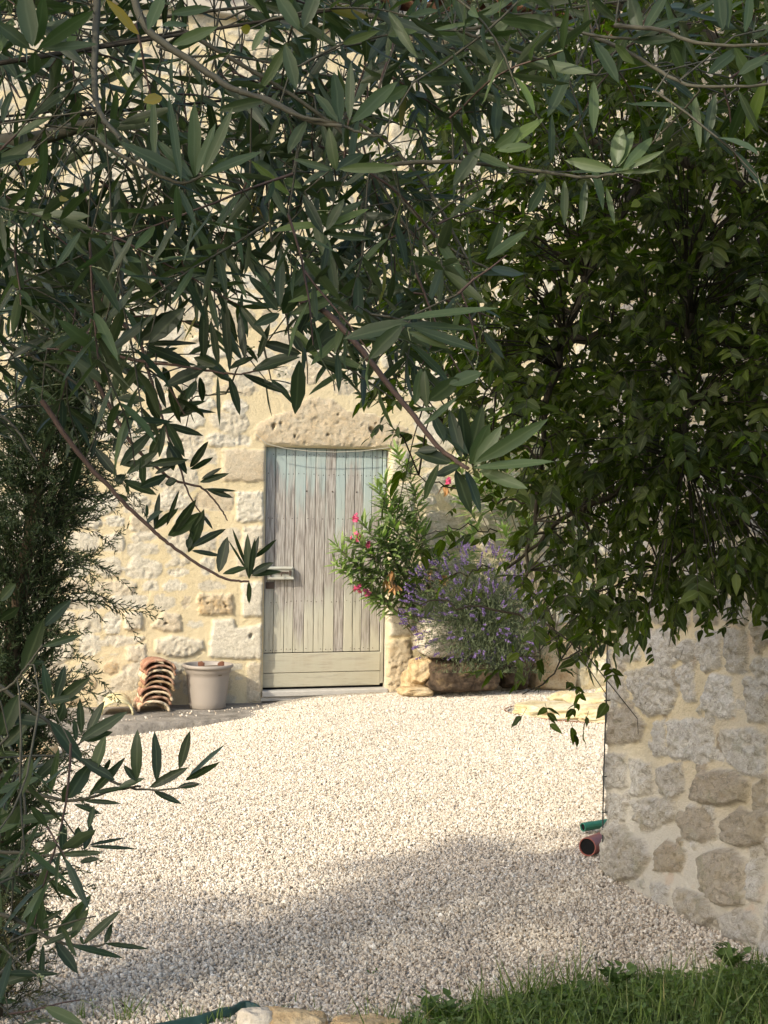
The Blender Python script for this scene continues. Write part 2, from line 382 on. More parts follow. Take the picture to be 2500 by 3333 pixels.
def px_box(x0, y0, x1, y1, **k):
    A = [w1(x0, y1), w1(x1, y1), w1(x1, y0), w1(x0, y0)]
    return dict(poly=A, cover=.1, **k)
def px_poly(pts, **k): return dict(poly=[w1(*p) for p in pts], **{'cover': .1, **k})
hero = [
 px_poly([(826, 1432), (838, 1375), (905, 1345), (960, 1335), (1000, 1292), (1085, 1300), (1130, 1335), (1215, 1345), (1262, 1372), (1330, 1392), (1330, 1449), (1275, 1457), (1075, 1454), (868, 1443)], t=.45, o=.75, p=.006, pit=.5, rug=.7, holes=[(*w1(x, y), r) for x, y, r in ((893, 1385, .022), (915, 1378, .015), (1068, 1413, .016), (1208, 1398, .02), (1225, 1380, .012), (1280, 1405, .013), (1150, 1405, .008), (1100, 1350, .008), (960, 1420, .009))]),
 px_box(722, 1462, 862, 1568, t=.6, o=.55, p=.014, rug=.5),
 px_box(766, 1600, 860, 1700, t=.2, o=0, p=.014, pit=.3), px_box(790, 1712, 858, 1790, t=.4, o=.1, p=.013),
 px_box(770, 1810, 858, 1880, t=.5, o=.2, p=.012),
 px_box(786, 1893, 856, 2008, t=.1, o=0, p=.018, rug=.5),
 px_poly([(676, 2140), (690, 2015), (762, 2013), (772, 2042), (854, 2028), (853, 2146), (790, 2146)], t=.15, o=0, p=.018, rug=.55, holes=[(*w1(811, 2068), .016)]),
 px_box(803, 2155, 852, 2285, t=.6, o=.4, p=.012),
 px_box(640, 1930, 760, 2003, t=.5, o=1, p=.016, pit=.9, rug=1.4, holes=[(*w1(732, 1972), .014), (*w1(676, 1963), .008)]),
 px_box(1276, 1468, 1330, 1560, t=.3, o=.1, p=.014), px_box(1274, 1572, 1345, 1700, t=.2, o=.1, p=.016, rug=.6),
 px_box(1272, 1712, 1330, 1850, t=.25, o=.0, p=.014), px_box(1264, 1930, 1345, 2070, t=.2, o=.0, p=.018, rug=.6),
 px_poly([(1258, 2085), (1335, 2080), (1345, 2190), (1330, 2262), (1256, 2268)], t=.5, o=.75, p=.022, pit=1, rug=1.3),
 px_poly([(488, 2040), (530, 1990), (590, 2000), (592, 2055), (560, 2062)], t=.5, o=.5, p=.014, pit=.5, holes=[(*w1(538, 2028), .014)]),
 px_poly([(502, 2120), (506, 2078), (560, 2068), (660, 2082), (668, 2112), (610, 2138), (555, 2142)], t=.3, o=.15, p=.018, rug=1.5),
 px_box(404, 1992, 462, 2050, t=.3, o=.15, p=.02, rug=1.2),
 px_box(412, 2098, 478, 2152, t=.5, o=.2, p=.014),
 px_poly([(1356, 1690), (1400, 1662), (1512, 1670), (1520, 1780), (1440, 1800), (1360, 1790)], t=.5, o=.4, p=.012), px_poly([(1362, 1820), (1480, 1812), (1556, 1840), (1548, 1920), (1420, 1930), (1366, 1905)], t=.5, o=.4, p=.012),
]
rs = np.random.RandomState(11); stones = []
hb = [(min(p[0] for p in s['poly']), min(p[1] for p in s['poly']), max(p[0] for p in s['poly']), max(p[1] for p in s['poly'])) for s in hero]
hb.append((-.02, -.1, DW + .02, DTOP + .02))
z = -.06
while z < 5.2:
    rh = rs.uniform(.10, .21) if z < 1.6 else rs.uniform(.085, .17)
    u = -4.2 + rs.uniform(0, .3)
    while u < 4.2:
        w = rs.uniform(.12, .36) * (1.15 if z > 1.6 else 1)
        hh = rh * rs.uniform(.38, .52); gap = rs.uniform(.0, .024)
        cz = z + rh / 2 + .012 * math.sin(u * 3.1 + z * 2) + rs.uniform(-.01, .01)
        cu = u + w / 2; hw = w / 2
        items = [(cu, cz, hw, hh)]
        if rs.rand() < .16 and rh > .13: items = [(cu - .01, cz - rh * .24, hw, rh * .2), (cu + .01, cz + rh * .24, hw * .85, rh * .2)]
        for (a, b, c, d) in items:
            for _ in range(3):                           # shrink away from the cut stones and the doorway
                for (x0, y0, x1, y1) in hb:
                    if a + c > x0 and a - c < x1 and b + d > y0 and b - d < y1:
                        pen = [(a + c - x0, 0), (x1 - a + c, 1), (b + d - y0, 2), (y1 - b + d, 3)]; pv, k = min(pen)
                        pv += .02
                        if k == 0: a -= pv / 2; c -= pv / 2
                        elif k == 1: a += pv / 2; c -= pv / 2
                        elif k == 2: b -= pv / 2; d -= pv / 2
                        else: b += pv / 2; d -= pv / 2
            if c < .03 or d < .02 or rs.rand() < .05: continue
            stones.append(dict(c=(a, b), h=(c, d), sup=stone_poly(rs, a, b, c, d), t=rs.rand() ** 1.2, o=max(0, rs.rand() - .72) * 2.4 * (1.6 if z < .3 else .8),
                               p=rs.uniform(-.002, .006), tilt=(rs.uniform(-.06, .06), rs.uniform(-.08, .08)), rug=rs.uniform(.7, 1.5), pit=.6 if rs.rand() < .15 else 0))
        u += w + gap
    z += rh
for _ in range(1500):
    a, b, c, d = rs.uniform(-4, 4), rs.uniform(-.1, 5.2), rs.uniform(.02, .06), rs.uniform(.01, .03)
    if any(a + c > x0 - .02 and a - c < x1 + .02 and b + d > y0 - .02 and b - d < y1 + .02 for (x0, y0, x1, y1) in hb): continue
    stones.insert(0, dict(c=(a, b), h=(c, d), sup=stone_poly(rs, a, b, c, d), t=rs.rand(), o=0, p=rs.uniform(-.002, .006), rug=rs.uniform(.6, 1.2)))
nst = len(stones)
g = masonry(O1, U1, N1, -4.2, 4.2, -.3, 5.22, .0115, stones + hero, 100, hole=(DL0, DW, -.3, DTOP))
house = empty('stone_house', tuple(O1), 'sunlit cream limestone farmhouse wall with flush yellow mortar around a weathered plank door', 'house')
fid = g['ID'][:-1, :-1]
wall_mask = fid != nst + 1
# reveals: extrude the rim of the doorway backwards
a, b, c0, c1 = g['edges']
rim = [g['P'][a, j] for j in range(c0, c1 + 1)] + [g['P'][i, c1] for i in range(a, b + 1)] + [g['P'][b, j] for j in range(c1, c0 - 1, -1)]
rim = np.array(rim); nr = len(rim); layers = [rim]
for k, dv in enumerate((.015, .04, .075, .12)):
    L = rim - N1 * dv; cen = W1P((DL0 + DW) / 2, 1.0)
    jit = .0035 * fbm(np.arange(nr) * .02, np.full(nr, k * .4), 8, 2, 60)
    L = L + U1 * jit[:, None] * np.sign((L - cen) @ U1)[:, None]; layers.append(L)
RV = np.concatenate(layers); RF = [(k * nr + i, k * nr + i + 1, (k + 1) * nr + i + 1, (k + 1) * nr + i) for k in range(4) for i in range(nr - 1)]
RC = np.tile([[1, .35, .15]], (len(RV), 1)).astype(float)
submesh('wall', g, wall_mask, M_WALL, house, (RV, np.array(RF), RC))
submesh('lintel', g, ~wall_mask, M_WALL, house)
mb = MB(); AX1 = np.array([U1, -N1, Z])
box(mb, W1P(0, 2.4, -3.2), (4.19, 3.05, 2.8), AX1); mb.build('house_body', mat_plain('lime_render', (.55, .47, .33), .9, .1, .3, 3), house)
# eaves: pale plaster band, corbelled rows of tile ends, roof slope
mb = MB(); box(mb, W1P(0, 5.30, -.05), (4.2, .12, .095), AX1, .01); mb.build('plaster_band', mat_plain('pale_plaster', (.55, .50, .42), .9, .1, .2, 5), house)
mb = MB()
for row in range(2):
    nt = 44
    for k in range(nt):
        u = -4.2 + (k + .5 + .5 * row) * 8.4 / nt; r = .085
        an = np.linspace(0, math.pi, 9); pr = np.stack([np.cos(an), np.sin(an)], 1)
        V = []
        for v, rr in ((-.2, r * .8), (.10 + .12 * row, r)):
            for rad_ in (rr, rr - .014): V += [W1P(u + p[0] * rad_, 5.395 + .10 * row + p[1] * rad_, v) for p in pr]
        V = np.array(V); n = 9; F = []
        for i in range(n - 1):
            F += [(i, i + 1, 2 * n + i + 1, 2 * n + i), (n + i + 1, n + i, 3 * n + i, 3 * n + i + 1), (2 * n + i, 2 * n + i + 1, 3 * n + i + 1, 3 * n + i)]
        mb.add(V, F)
mb.build('eaves_tiles', M_TILE[0], house)
mb = MB(); rs = np.random.RandomState(3)
nr_, nu_ = 60, 700
uu = np.linspace(-4.4, 4.4, nu_); vv = np.linspace(.34, -3.2, nr_)
Ug, Vg = np.meshgrid(uu, vv, indexing='ij')
Hh = 5.62 + (.34 - Vg) * .32 + .045 * np.abs(np.sin(Ug * math.pi / .2)) + .02 * ((.34 - Vg) * 2.8 % 1)
P = O1 + Ug[..., None] * U1 + Hh[..., None] * Z + Vg[..., None] * N1
ii = np.arange(nu_ * nr_).reshape(nu_, nr_)
mb.add(P.reshape(-1, 3), np.stack([ii[:-1, :-1], ii[1:, :-1], ii[1:, 1:], ii[:-1, 1:]], -1).reshape(-1, 4))
mb.build('roof_tiles', M_TILE[0], house)

# ------------------------------------------------------------------ door
def mat_door(name, rail=False):
    t = NT(name); o = t.co(); xyz = t.n('SeparateXYZ', {'Vector': o}); zz = xyz.outputs[2]
    r = t.attr('rnd').outputs['Fac']
    cmb = t.n('CombineXYZ', {'X': t.math('ADD', xyz.outputs[0], t.math('MULTIPLY', r, 7.0)), 'Y': xyz.outputs[1], 'Z': zz}).outputs[0]
    sc = (38, 38, 1.6) if not rail else (2.5, 30, 26)
    grain = t.noise(1, 6, .7, t.mapv(cmb, sc)); fine = t.noise(1, 4, .6, t.mapv(cmb, tuple(4 * s for s in sc)))
    patch = t.noise(1, 4, .6, t.mapv(cmb, (9, 9, 1.3))); blot = t.noise(6, 4, .6, o)
    paint = t.ramp(zz, [(.0, (.40, .38, .27)), (.22, (.47, .47, .36)), (.5, (.41, .47, .43)), (.85, (.30, .42, .41))])
    # object z runs 0..1.93 m: rescale
    zn = t.math('DIVIDE', zz, 1.95)
    paint = t.ramp(zn, [(.0, (.36, .34, .255)), (.25, (.46, .44, .35)), (.5, (.42, .435, .385)), (.85, (.33, .40, .385))])
    wood = t.ramp(fine, [(.3, (.11, .085, .07)), (.45, (.27, .245, .22)), (.6, (.41, .385, .35)), (.75, (.54, .52, .475))])
    if rail:
        f = t.math('MULTIPLY', t.ramp(patch, [(.4, 0.), (.65, 1.)]), .35); wood = t.mix(.5, wood, (.36, .30, .17))
        f = t.math('ADD', f, t.math('MULTIPLY', t.ramp(grain, [(.45, 0.), (.6, 1.)]), .15))
    else:
        mid = t.ramp(t.math('ADD', zn, t.math('MULTIPLY', t.math('SUBTRACT', r, .5), .42)), [(.14, .05), (.34, .95), (.66, 1.), (.93, .12)])
        f = t.math('MULTIPLY_ADD', mid, .85, clamp=True); f.node.inputs[2].default_value = -.06
        f = t.math('ADD', f, t.math('MULTIPLY', t.math('SUBTRACT', patch, .5), 1.5)); f = t.math('ADD', f, t.math('MULTIPLY', t.math('SUBTRACT', grain, .5), 1.3))
        f = t.ramp(f, [(.3, 0.), (.62, 1.)])
    c = t.mix(f, paint, wood)
    c = t.mix(t.math('MULTIPLY', t.ramp(grain, [(.34, 1.), (.46, 0.)]), .6 if not rail else .25), c, (.10, .08, .065))
    c = t.mix(t.math('MULTIPLY', t.math('SUBTRACT', blot, .35), .5), c, (.48, .45, .38))
    return t.finish(c, .85, .2, t.bump(t.math('ADD', t.math('MULTIPLY', fine, .5), grain), .5, .003))
M_DOOR = mat_door('weathered_door_paint'); M_RAIL = mat_door('weathered_rail_paint', True)
VD = -.080
door = empty('door', (0, 0, 0), None, None); door.parent = house
M = Matrix([[*U1, 0], [*(-N1), 0], [*Z, 0], [0, 0, 0, 1]]).transposed()
Mw = Matrix.Translation(Vector(W1P(0, DBOT, VD))) @ M
door.matrix_local = parent_world(house).inverted() @ Mw
# door pieces are given as x along the wall, y outward, z up (mirrored in dmk)
zr = w1(860, 2130)[1] - DBOT; Htop = DTOP - DBOT
def dz(py): return w1(1065, py)[1] - DBOT
mb = MB(); rs = np.random.RandomState(5); npk = 12; x = .014; ws = rs.uniform(.88, 1.12, npk); ws *= (DW - .05) / ws.sum()
xs = []
for k in range(npk):
    xs.append((x, ws[k])); box(mb, (x + ws[k] / 2, rs.uniform(-.0015, .0015), (zr + Htop) / 2), (ws[k] / 2 - .0022, .012, (Htop - zr) / 2 - .004), None, .003, r=rs.rand()); x += ws[k]
def dmk(name, mb, mat, smooth=False, parent=door):
    return mk(name, np.concatenate(mb.V) * (1, -1, 1), [np.concatenate(f)[:, ::-1] for f in mb.F.values()], mat, parent, smooth, rnd=np.concatenate(mb.R), world=False)
dmk('planks', mb, M_DOOR)
mb = MB(); box(mb, (DW / 2, -.02, Htop / 2), (DW / 2 + .01, .006, Htop / 2 + .02)); dmk('dark_gap_sheet', mb, M_BLACK)  # black sheet put in for the shade between the planks
mb = MB(); zb = .035; hm = (zr - zb) / 2
box(mb, (DW / 2 - .012, .006, zb + hm * .42), (DW / 2 - .02, .014, hm * .42 - .002), None, .004, r=.2)
box(mb, (DW / 2 - .012, .008, zb + hm * 1.42), (DW / 2 - .02, .014, hm * .58 - .002), None, .004, r=.8)
dmk('bottom_rail', mb, M_RAIL)
mb = MB(); box(mb, (DW - .019, .004, Htop / 2 + .02), (.013, .016, Htop / 2 - .03), None, .003, r=.6); dmk('frame_post', mb, M_DOOR); mb = MB(); box(mb, (.004, .004, Htop / 2 + .02), (.008, .018, Htop / 2 - .03), None, .003, r=.3)
dmk('frame_post', mb, M_DOOR)
mb = MB()
box(mb, (DW / 2, .045, -.004), (DW / 2 + .012, .062, .022), None, .006, r=.4); box(mb, (DW / 2, .035, -.045), (DW / 2 + .02, .05, .017), None, .006, r=.9); dmk('threshold', mb, mat_plain('grey_sill_wood', (.44, .42, .38), .85, .2, .3, 30))
mb = MB(); rs = np.random.RandomState(6)
for zz_ in (dz(1545), dz(1690), dz(1960), dz(2115), dz(1482)):
    for (x, w) in xs:
        for sx in (.25, .75):
            if rs.rand() < .15: continue
            cx, cz, r = x + w * sx + rs.uniform(-.004, .004), zz_ + rs.uniform(-.006, .006), .0042
            an = np.arange(6) * math.pi / 3
            V = [(cx + r * math.cos(q), .0125, cz + r * math.sin(q)) for q in an] + [(cx, .016, cz)]
            mb.add(V, [(6, (i + 1) % 6, i) for i in range(6)])
for cx in (.34, .55, .75):
    an = np.arange(8) * math.pi / 4; cz = dz(1600) ; r = .007
    mb.add([(cx + r * math.cos(q), .0125, cz + r * math.sin(q)) for q in an] + [(cx, .02, cz)], [(8, (i + 1) % 8, i) for i in range(8)])
dmk('nail_heads', mb, M_IRON)['kind'] = 'stuff'
# wooden lock box with an iron bolt, and a keyhole plate under it
zl = dz(1867)
mb = MB()
box(mb, (.13, .032, zl), (.105, .022, .052), None, .006, r=.9); box(mb, (.09, .057, zl + .040), (.13, .007, .007), None, .002, r=.1)
box(mb, (.13, .057, zl - .038), (.105, .007, .008), None, .002, r=.5)
lk = dmk('lock_box', mb, mat_door('lock_wood', True))
mb = MB(); tube(mb, [(-.01, .062, zl + .008), (.19, .062, zl + .008)], .007, sides=8); box(mb, (.205, .058, zl + .004), (.008, .01, .02), None, .002); box(mb, (.05, .060, zl + .004), (.006, .009, .026), None, .002)
tube(mb, [(.13, .062, zl + .01), (.13, .08, zl), (.13, .082, zl - .02)], .005, sides=6)
dmk('bolt', mb, M_IRON, parent=lk)
mb = MB(); box(mb, (.055, .018, zl - .095), (.034, .006, .026), None, .003); box(mb, (.04, .028, zl - .09), (.007, .006, .016), None, .002); dmk('latch_plate', mb, M_IRON)

# cord across the top of the door
pts = []
key = [(832, 1412, .03), (868, 1445, .045), (930, 1460, .04), (1010, 1469, .035), (1090, 1472, .03), (1180, 1468, .03), (1268, 1457, .04), (1330, 1447, .035), (1400, 1440, .03)]
pts = [W1P(*w1(x, y, v), v) for x, y, v in key]
mb = MB(); tube(mb, pts, .0035, sides=6)
tag(mb.build('cord', M_ROPE, None, True), 'thin grey cord sagging across the top of the door', 'cord')

# ================================================================== THE OUTBUILDING ON THE RIGHT
C2 = on_ground(1968, 2832); B2 = on_ground(2500, 3098)
U2 = B2 - C2; U2[2] = 0; U2 /= np.linalg.norm(U2); N2 = np.array([U2[1], -U2[0], 0])
def w2(px, py, v=0.0): return plane_uz(px, py, C2, U2, N2, v)
rs = np.random.RandomState(23); st2 = []
def hs2(pts, **k): return dict(poly=[w2(*p) for p in pts], cover=.1, grow=.006, **{'p': .012, **k})
hero2 = [
 hs2([(2045, 2185), (2180, 2165), (2210, 2250), (2180, 2325), (2095, 2328), (2060, 2260)], t=.45, rug=1.3),
 hs2([(2110, 2050), (2200, 2040), (2205, 2150), (2160, 2180), (2112, 2150)], t=.2),
 hs2([(2275, 2050), (2350, 2050), (2350, 2170), (2300, 2190), (2270, 2130)], t=.35), hs2([(2360, 2045), (2435, 2055), (2440, 2190), (2370, 2190)], t=.6),
 hs2([(2280, 2290), (2320, 2195), (2385, 2210), (2400, 2330), (2350, 2342), (2290, 2310)], t=.1), hs2([(2205, 2170), (2255, 2160), (2270, 2285), (2235, 2290)], t=.2),
 hs2([(1973, 2310), (2060, 2310), (2105, 2360), (2070, 2420), (1972, 2425)], t=.7, o=.35, rug=1.3), hs2([(1973, 2120), (1996, 2120), (1996, 2270), (1975, 2275)], t=.15),
 hs2([(2000, 2070), (2080, 2060), (2085, 2150), (2010, 2155)], t=.4),
 hs2([(2180, 2345), (2320, 2340), (2330, 2470), (2270, 2482), (2180, 2465)], t=.2), hs2([(2345, 2380), (2450, 2370), (2500, 2400), (2495, 2530), (2420, 2520), (2360, 2460)], t=.3),
 hs2([(2425, 2200), (2500, 2220), (2500, 2360), (2440, 2350)], t=.35), hs2([(2128, 2350), (2168, 2345), (2172, 2460), (2130, 2465)], t=.3),
 hs2([(2262, 2560), (2290, 2510), (2400, 2510), (2445, 2545), (2430, 2610), (2340, 2622), (2270, 2605)], t=.8, o=.45, p=.035),
 hs2([(2455, 2560), (2500, 2520), (2500, 2690), (2460, 2640)], t=.8, o=.3), hs2([(2135, 2500), (2225, 2480), (2230, 2570), (2200, 2600), (2150, 2580)], t=.5, o=.1),
 hs2([(2060, 2600), (2195, 2590), (2210, 2660), (2150, 2695), (2080, 2670)], t=.4, rug=1.4), hs2([(2215, 2640), (2300, 2625), (2340, 2720), (2300, 2745), (2225, 2720)], t=.8, o=.4),
 hs2([(2360, 2680), (2410, 2640), (2500, 2650), (2500, 2740), (2430, 2755), (2370, 2740)], t=.9, o=.35, p=.03),
 hs2([(1972, 2690), (2040, 2690), (2120, 2740), (2145, 2790), (2110, 2850), (2030, 2862), (1971, 2830)], t=.6, o=.1, p=.03), hs2([(2155, 2770), (2185, 2730), (2250, 2770), (2240, 2835), (2160, 2830)], t=.9, o=.5),
 hs2([(2300, 2790), (2330, 2770), (2400, 2765), (2440, 2800), (2445, 2940), (2390, 2950), (2320, 2900)], t=.85, o=.35, p=.03), hs2([(2455, 2800), (2500, 2790), (2500, 2930), (2460, 2930)], t=.3, p=.02),
 hs2([(2150, 2870), (2210, 2880), (2215, 2960), (2160, 2930)], t=.4), hs2([(2240, 2880), (2330, 2920), (2370, 2980), (2340, 3010), (2240, 2970)], t=.6, o=.2, p=.03),
 hs2([(2385, 2975), (2470, 2965), (2500, 2990), (2500, 3070), (2400, 3050)], t=.45, o=.1), hs2([(1975, 2455), (2040, 2455), (2045, 2560), (1974, 2570)], t=.55),
 hs2([(2052, 2470), (2120, 2490), (2130, 2580), (2060, 2590)], t=.4), hs2([(1985, 2585), (2040, 2590), (2045, 2670), (1990, 2680)], t=.5),
]
hb2 = [(min(p[0] for p in s['poly']) - .005, min(p[1] for p in s['poly']) - .005, max(p[0] for p in s['poly']) + .005, max(p[1] for p in s['poly']) + .005) for s in hero2]
z = -.1
while z < 4.2:
    rh = rs.uniform(.11, .2); u = .01
    while u < 3.5:
        w = rs.uniform(.10, .30); a, b, c, d = u + w / 2, z + rh / 2 + rs.uniform(-.02, .02), w / 2, rh * rs.uniform(.42, .5)
        for _ in range(3):
            for (x0, y0, x1, y1) in hb2:
                if a + c > x0 and a - c < x1 and b + d > y0 and b - d < y1:
                    pv, k = min([(a + c - x0, 0), (x1 - a + c, 1), (b + d - y0, 2), (y1 - b + d, 3)])
                    if k == 0: a -= pv / 2; c -= pv / 2
                    elif k == 1: a += pv / 2; c -= pv / 2
                    elif k == 2: b -= pv / 2; d -= pv / 2
                    else: b += pv / 2; d -= pv / 2
        if c > .028 and d > .028:
            st2.append(dict(c=(a, b), h=(c, d), sup=stone_poly(rs, a, b, c, d), t=rs.rand(), o=max(0, rs.rand() - .6) * 1.3, p=rs.uniform(.008, .022), tilt=(rs.uniform(-.06, .06), rs.uniform(-.08, .08)), rug=rs.uniform(.8, 1.5)))
        u += w + rs.uniform(.01, .03)
    z += rh + .008
for _ in range(900):
    a, b, c, d = rs.uniform(0, 3.5), rs.uniform(-.1, 4.3), rs.uniform(.02, .06), rs.uniform(.015, .045)
    st2.insert(0, dict(c=(a, b), h=(c, d), sup=stone_poly(rs, a, b, c, d), t=rs.rand(), o=rs.rand() * .8, p=rs.uniform(.0, .012), rug=rs.uniform(.6, 1.2)))
g2 = masonry(C2, U2, N2, 0, 3.5, -.2, 4.32, .0085, st2 + hero2, 300, warp=.010, mort=.006, cover=.01, rug=.013, hf=.28)
# a slight outward batter towards the ground
wob = .014 * fbm(g2['zs'] * 1.0, g2['zs'] * 0 + 3, 5, 3, 77) + .006 * fbm(g2['zs'], g2['zs'] * 0, 22, 2, 78)
g2['P'] = g2['P'] + (wob[None, :] * sstep(.10, 0, g2['us'])[:, None])[..., None] * U2
zz = g2['P'][..., 2]; uu2 = (g2['P'] - C2) @ U2
g2['P'] = g2['P'] + (.05 * sstep(.45, -.05, zz) * sstep(.0, .35, uu2))[..., None] * N2
shed = empty('stone_outbuilding', tuple(C2), 'shaded grey rubble stone corner of an outbuilding at the right edge', 'outbuilding')
e2 = g2['P'][0]; ne = len(e2); V2 = np.concatenate([e2, e2 - N2 * .02 + U2 * .008, e2 - N2 * .4 + U2 * .01])
F2 = np.array([(k * ne + i + ne, k * ne + i, k * ne + i + 1, k * ne + i + 1 + ne) for k in range(2) for i in range(ne - 1)])
submesh('wall', g2, np.ones(g2['keep'].shape, bool), M_WALL2, shed, (V2, F2[:, ::-1], np.tile([[.3, .3, .1]], (len(V2), 1))))
mb = MB(); AX2 = np.array([U2, -N2, Z]); box(mb, C2 + U2 * 1.78 - N2 * .82 + Z * 2.05, (1.76, .79, 2.25), AX2); mb.build('building_core', mat_plain('grey_lime_render', (.48, .43, .34), .9, .1, .3, 3), shed)
mb = MB(); box(mb, C2 + U2 * 1.7 - N2 * .8 + Z * 4.38, (1.95, 1.05, .05), AX2, .01); mb.build('roof', M_TILE[0], shed)

# dark wire rod with clips running down the corner
mb = MB(); dep = (C2[1] - CAM[1]) - .03
p_top, p_bot = at(1977, 2040, dep), at(1960, 2815, dep)
q = [p_top + (p_bot - p_top) * t + np.array([.002 * math.sin(7 * t), 0, 0]) for t in np.linspace(-.55, 1, 14)]
rod = empty('corner_rod', tuple(p_bot), 'thin dark vertical wire rod down the corner of the outbuilding', 'wire rod')
tube(mb, q, .0032, sides=6); mb.build('rod', M_DARKROD, rod)
for t in (.31, .63, .78):
    mb = MB(); c = p_top + (p_bot - p_top) * t; tube(mb, [c - U2 * 0 + np.array([-.006, 0, 0]), c + np.array([.022, .01, .001])], .0028, sides=5); mb.build('clip', M_DARKROD, rod)

# ================================================================== GROUND
Sdir = np.array([-.67, -.742])
def edge_y(x):   # front edge of the paving strip before the house: distance along N1
    pass
def wall_v(x, y): return (x - O1[0]) * N1[0] + (y - O1[1]) * N1[1]
def wall_u(x, y): return (x - O1[0]) * U1[0] + (y - O1[1]) * U1[1]
def gz(x, y):
    x = np.asarray(x, float); y = np.asarray(y, float)
    low = sstep(-.3, -1.9, x) * sstep(6.8, 8.8, y)
    rise = .030 * sstep(-1.0, -.2, x) * sstep(8.5, 10.5, y)
    return -.125 * low + rise + .014 * fbm(x, y, .9, 2, 5) + .006 * fbm(x, y, 4, 2, 6)
gb = np.array([on_ground(*p, .03)[:2] for p in [(1080, 3345), (1400, 3300), (1700, 3225), (2000, 3190), (2300, 3150), (2500, 3120)]])
def grass_edge(x):
    return np.interp(x, np.concatenate([[-6, gb[0, 0] - .05], gb[:, 0], [gb[-1, 0] + .6]]), np.concatenate([[4.36, 4.38], gb[:, 1], [gb[-1, 1] + .25]]))
def sheet(name, x0, x1, y0, y1, res, f, mat, kind='structure'):
    xs_ = np.arange(x0, x1 + res, res); ys_ = np.arange(y0, y1 + res, res); X, Y = np.meshgrid(xs_, ys_, indexing='ij')
    V = np.stack([X, Y, f(X, Y)], -1).reshape(-1, 3); i = np.arange(X.size).reshape(X.shape)
    return tag(mk(name, V, np.stack([i[:-1, :-1], i[1:, :-1], i[1:, 1:], i[:-1, 1:]], -1).reshape(-1, 4), mat, None, True), kind=kind)
t = NT('gravel_base'); o = t.co(); v = t.n('TexVoronoi', {'Scale': 85, 'Vector': o}); vd = v.outputs['Distance']
c = t.ramp(t.n('SeparateColor', {'Color': v.outputs['Color']}).outputs[0], [(0, (.40, .35, .28)), (.5, (.58, .53, .44)), (1, (.70, .67, .60))])
c = t.mix(t.ramp(vd, [(.35, 0.), (.7, .9)]), c, (.34, .28, .21)); M_GBASE = t.finish(c, .9, .2, t.bump(t.math('SUBTRACT', 1.0, vd), 1.0, .01))  # darker cell borders: shadow between pebbles put into the base colour
sheet('courtyard', -8, 8, 2.6, 15, .06, lambda x, y: gz(x, y) - .004 - .12 * sstep(.12, -.25, y - grass_edge(x)) - .6 * sstep(.04, -.1, wall_v(x, y)), M_GBASE)
t = NT('lawn_soil'); o = t.co(); c = t.ramp(t.noise(7, 6, .7, o), [(.3, (.035, .04, .018)), (.55, (.06, .075, .028)), (.75, (.12, .10, .06))]); M_LSOIL = t.finish(c, .95, .1, t.bump(t.noise(50, 5, .7, o), .8, .02))
def lz(x, y): return -.02 + .055 * sstep(.0, -.35, y - grass_edge(x)) * sstep(-1.2, .4, x) + .012 * sstep(.0, -.3, y - grass_edge(x)) + .012 * fbm(x, y, 3, 2, 8) - .15 * sstep(.0, .12, y - grass_edge(x))
sheet('lawn', -8, 8, -6, 5.4, .05, lz, M_LSOIL)
V = [(-300, -300, -.3), (300, -300, -.3), (300, 300, -.3), (-300, 300, -.3)]
tag(mk('ground', V, [(0, 1, 2, 3)], M_LSOIL), kind='structure')

# pebbles, laid one by one inside and around the visible part of the courtyard
rs = np.random.RandomState(2)
def pebble_points(n):
    x = rs.uniform(-3.6, 3.2, n); y = rs.uniform(4.0, 12.9, n)
    hw = (y * .262 + .55); m = (np.abs(x + .0) < hw)
    wv, wu = wall_v(x, y), wall_u(x, y)
    strip = np.interp(wu, [-3, -1.2, -.55, .1, 1.05, 1.4, 4], [.95, .78, .62, .30, .20, .10, .10]) + .05 * fbm(wu, wu, 3, 2, 4)
    sp = np.where(rs.rand(n) < .012, strip - .22, strip)
    m &= wv > sp
    m &= y > grass_edge(x) + rs.uniform(-.10, .03, n)
    q = (x - C2[0]) * N2[0] + (y - C2[1]) * N2[1]; q2 = (x - C2[0]) * U2[0] + (y - C2[1]) * U2[1]
    m &= ~((q < .02) & (q2 > .0))
    m &= ~(((x - 2.02) / 1.10) ** 2 + ((y - 10.74) / .585) ** 2 < 1)
    x, y, strip, wv = x[m], y[m], strip[m], wv[m]
    z = np.where(wv < strip, -.03, gz(x, y)) + rs.uniform(-.002, .006, len(x)); return np.stack([x, y, z], 1)
PP = pebble_points(820000)
me = bpy.data.meshes.new('gravel'); me.vertices.add(len(PP)); me.vertices.foreach_set('co', PP.ravel()); 
a = me.attributes.new('rot', 'FLOAT_VECTOR', 'POINT'); a.data.foreach_set('vector', rs.uniform(0, 6.28, PP.shape).ravel())
s = np.exp(rs.normal(0, .25, (len(PP), 1))) * np.stack([rs.uniform(.0045, .0074, len(PP)), rs.uniform(.0038, .0055, len(PP)), rs.uniform(.0028, .0044, len(PP))], 1)
a = me.attributes.new('scl', 'FLOAT_VECTOR', 'POINT'); a.data.foreach_set('vector', s.ravel())
a = me.attributes.new('tint', 'FLOAT', 'POINT'); a.data.foreach_set('value', rs.rand(len(PP)))
gv = bpy.data.objects.new('gravel', me); COL.objects.link(gv); tag(gv, 'cream and white crushed limestone gravel covering the courtyard', 'gravel', kind='stuff')
t = NT('limestone_gravel'); r = t.attr('tint', 'INSTANCER').outputs['Fac']
c = t.ramp(r, [(0, (.30, .245, .18)), (.14, (.43, .36, .275)), (.35, (.55, .475, .375)), (.65, (.60, .525, .42)), (.88, (.67, .61, .51)), (1, (.74, .70, .62))])
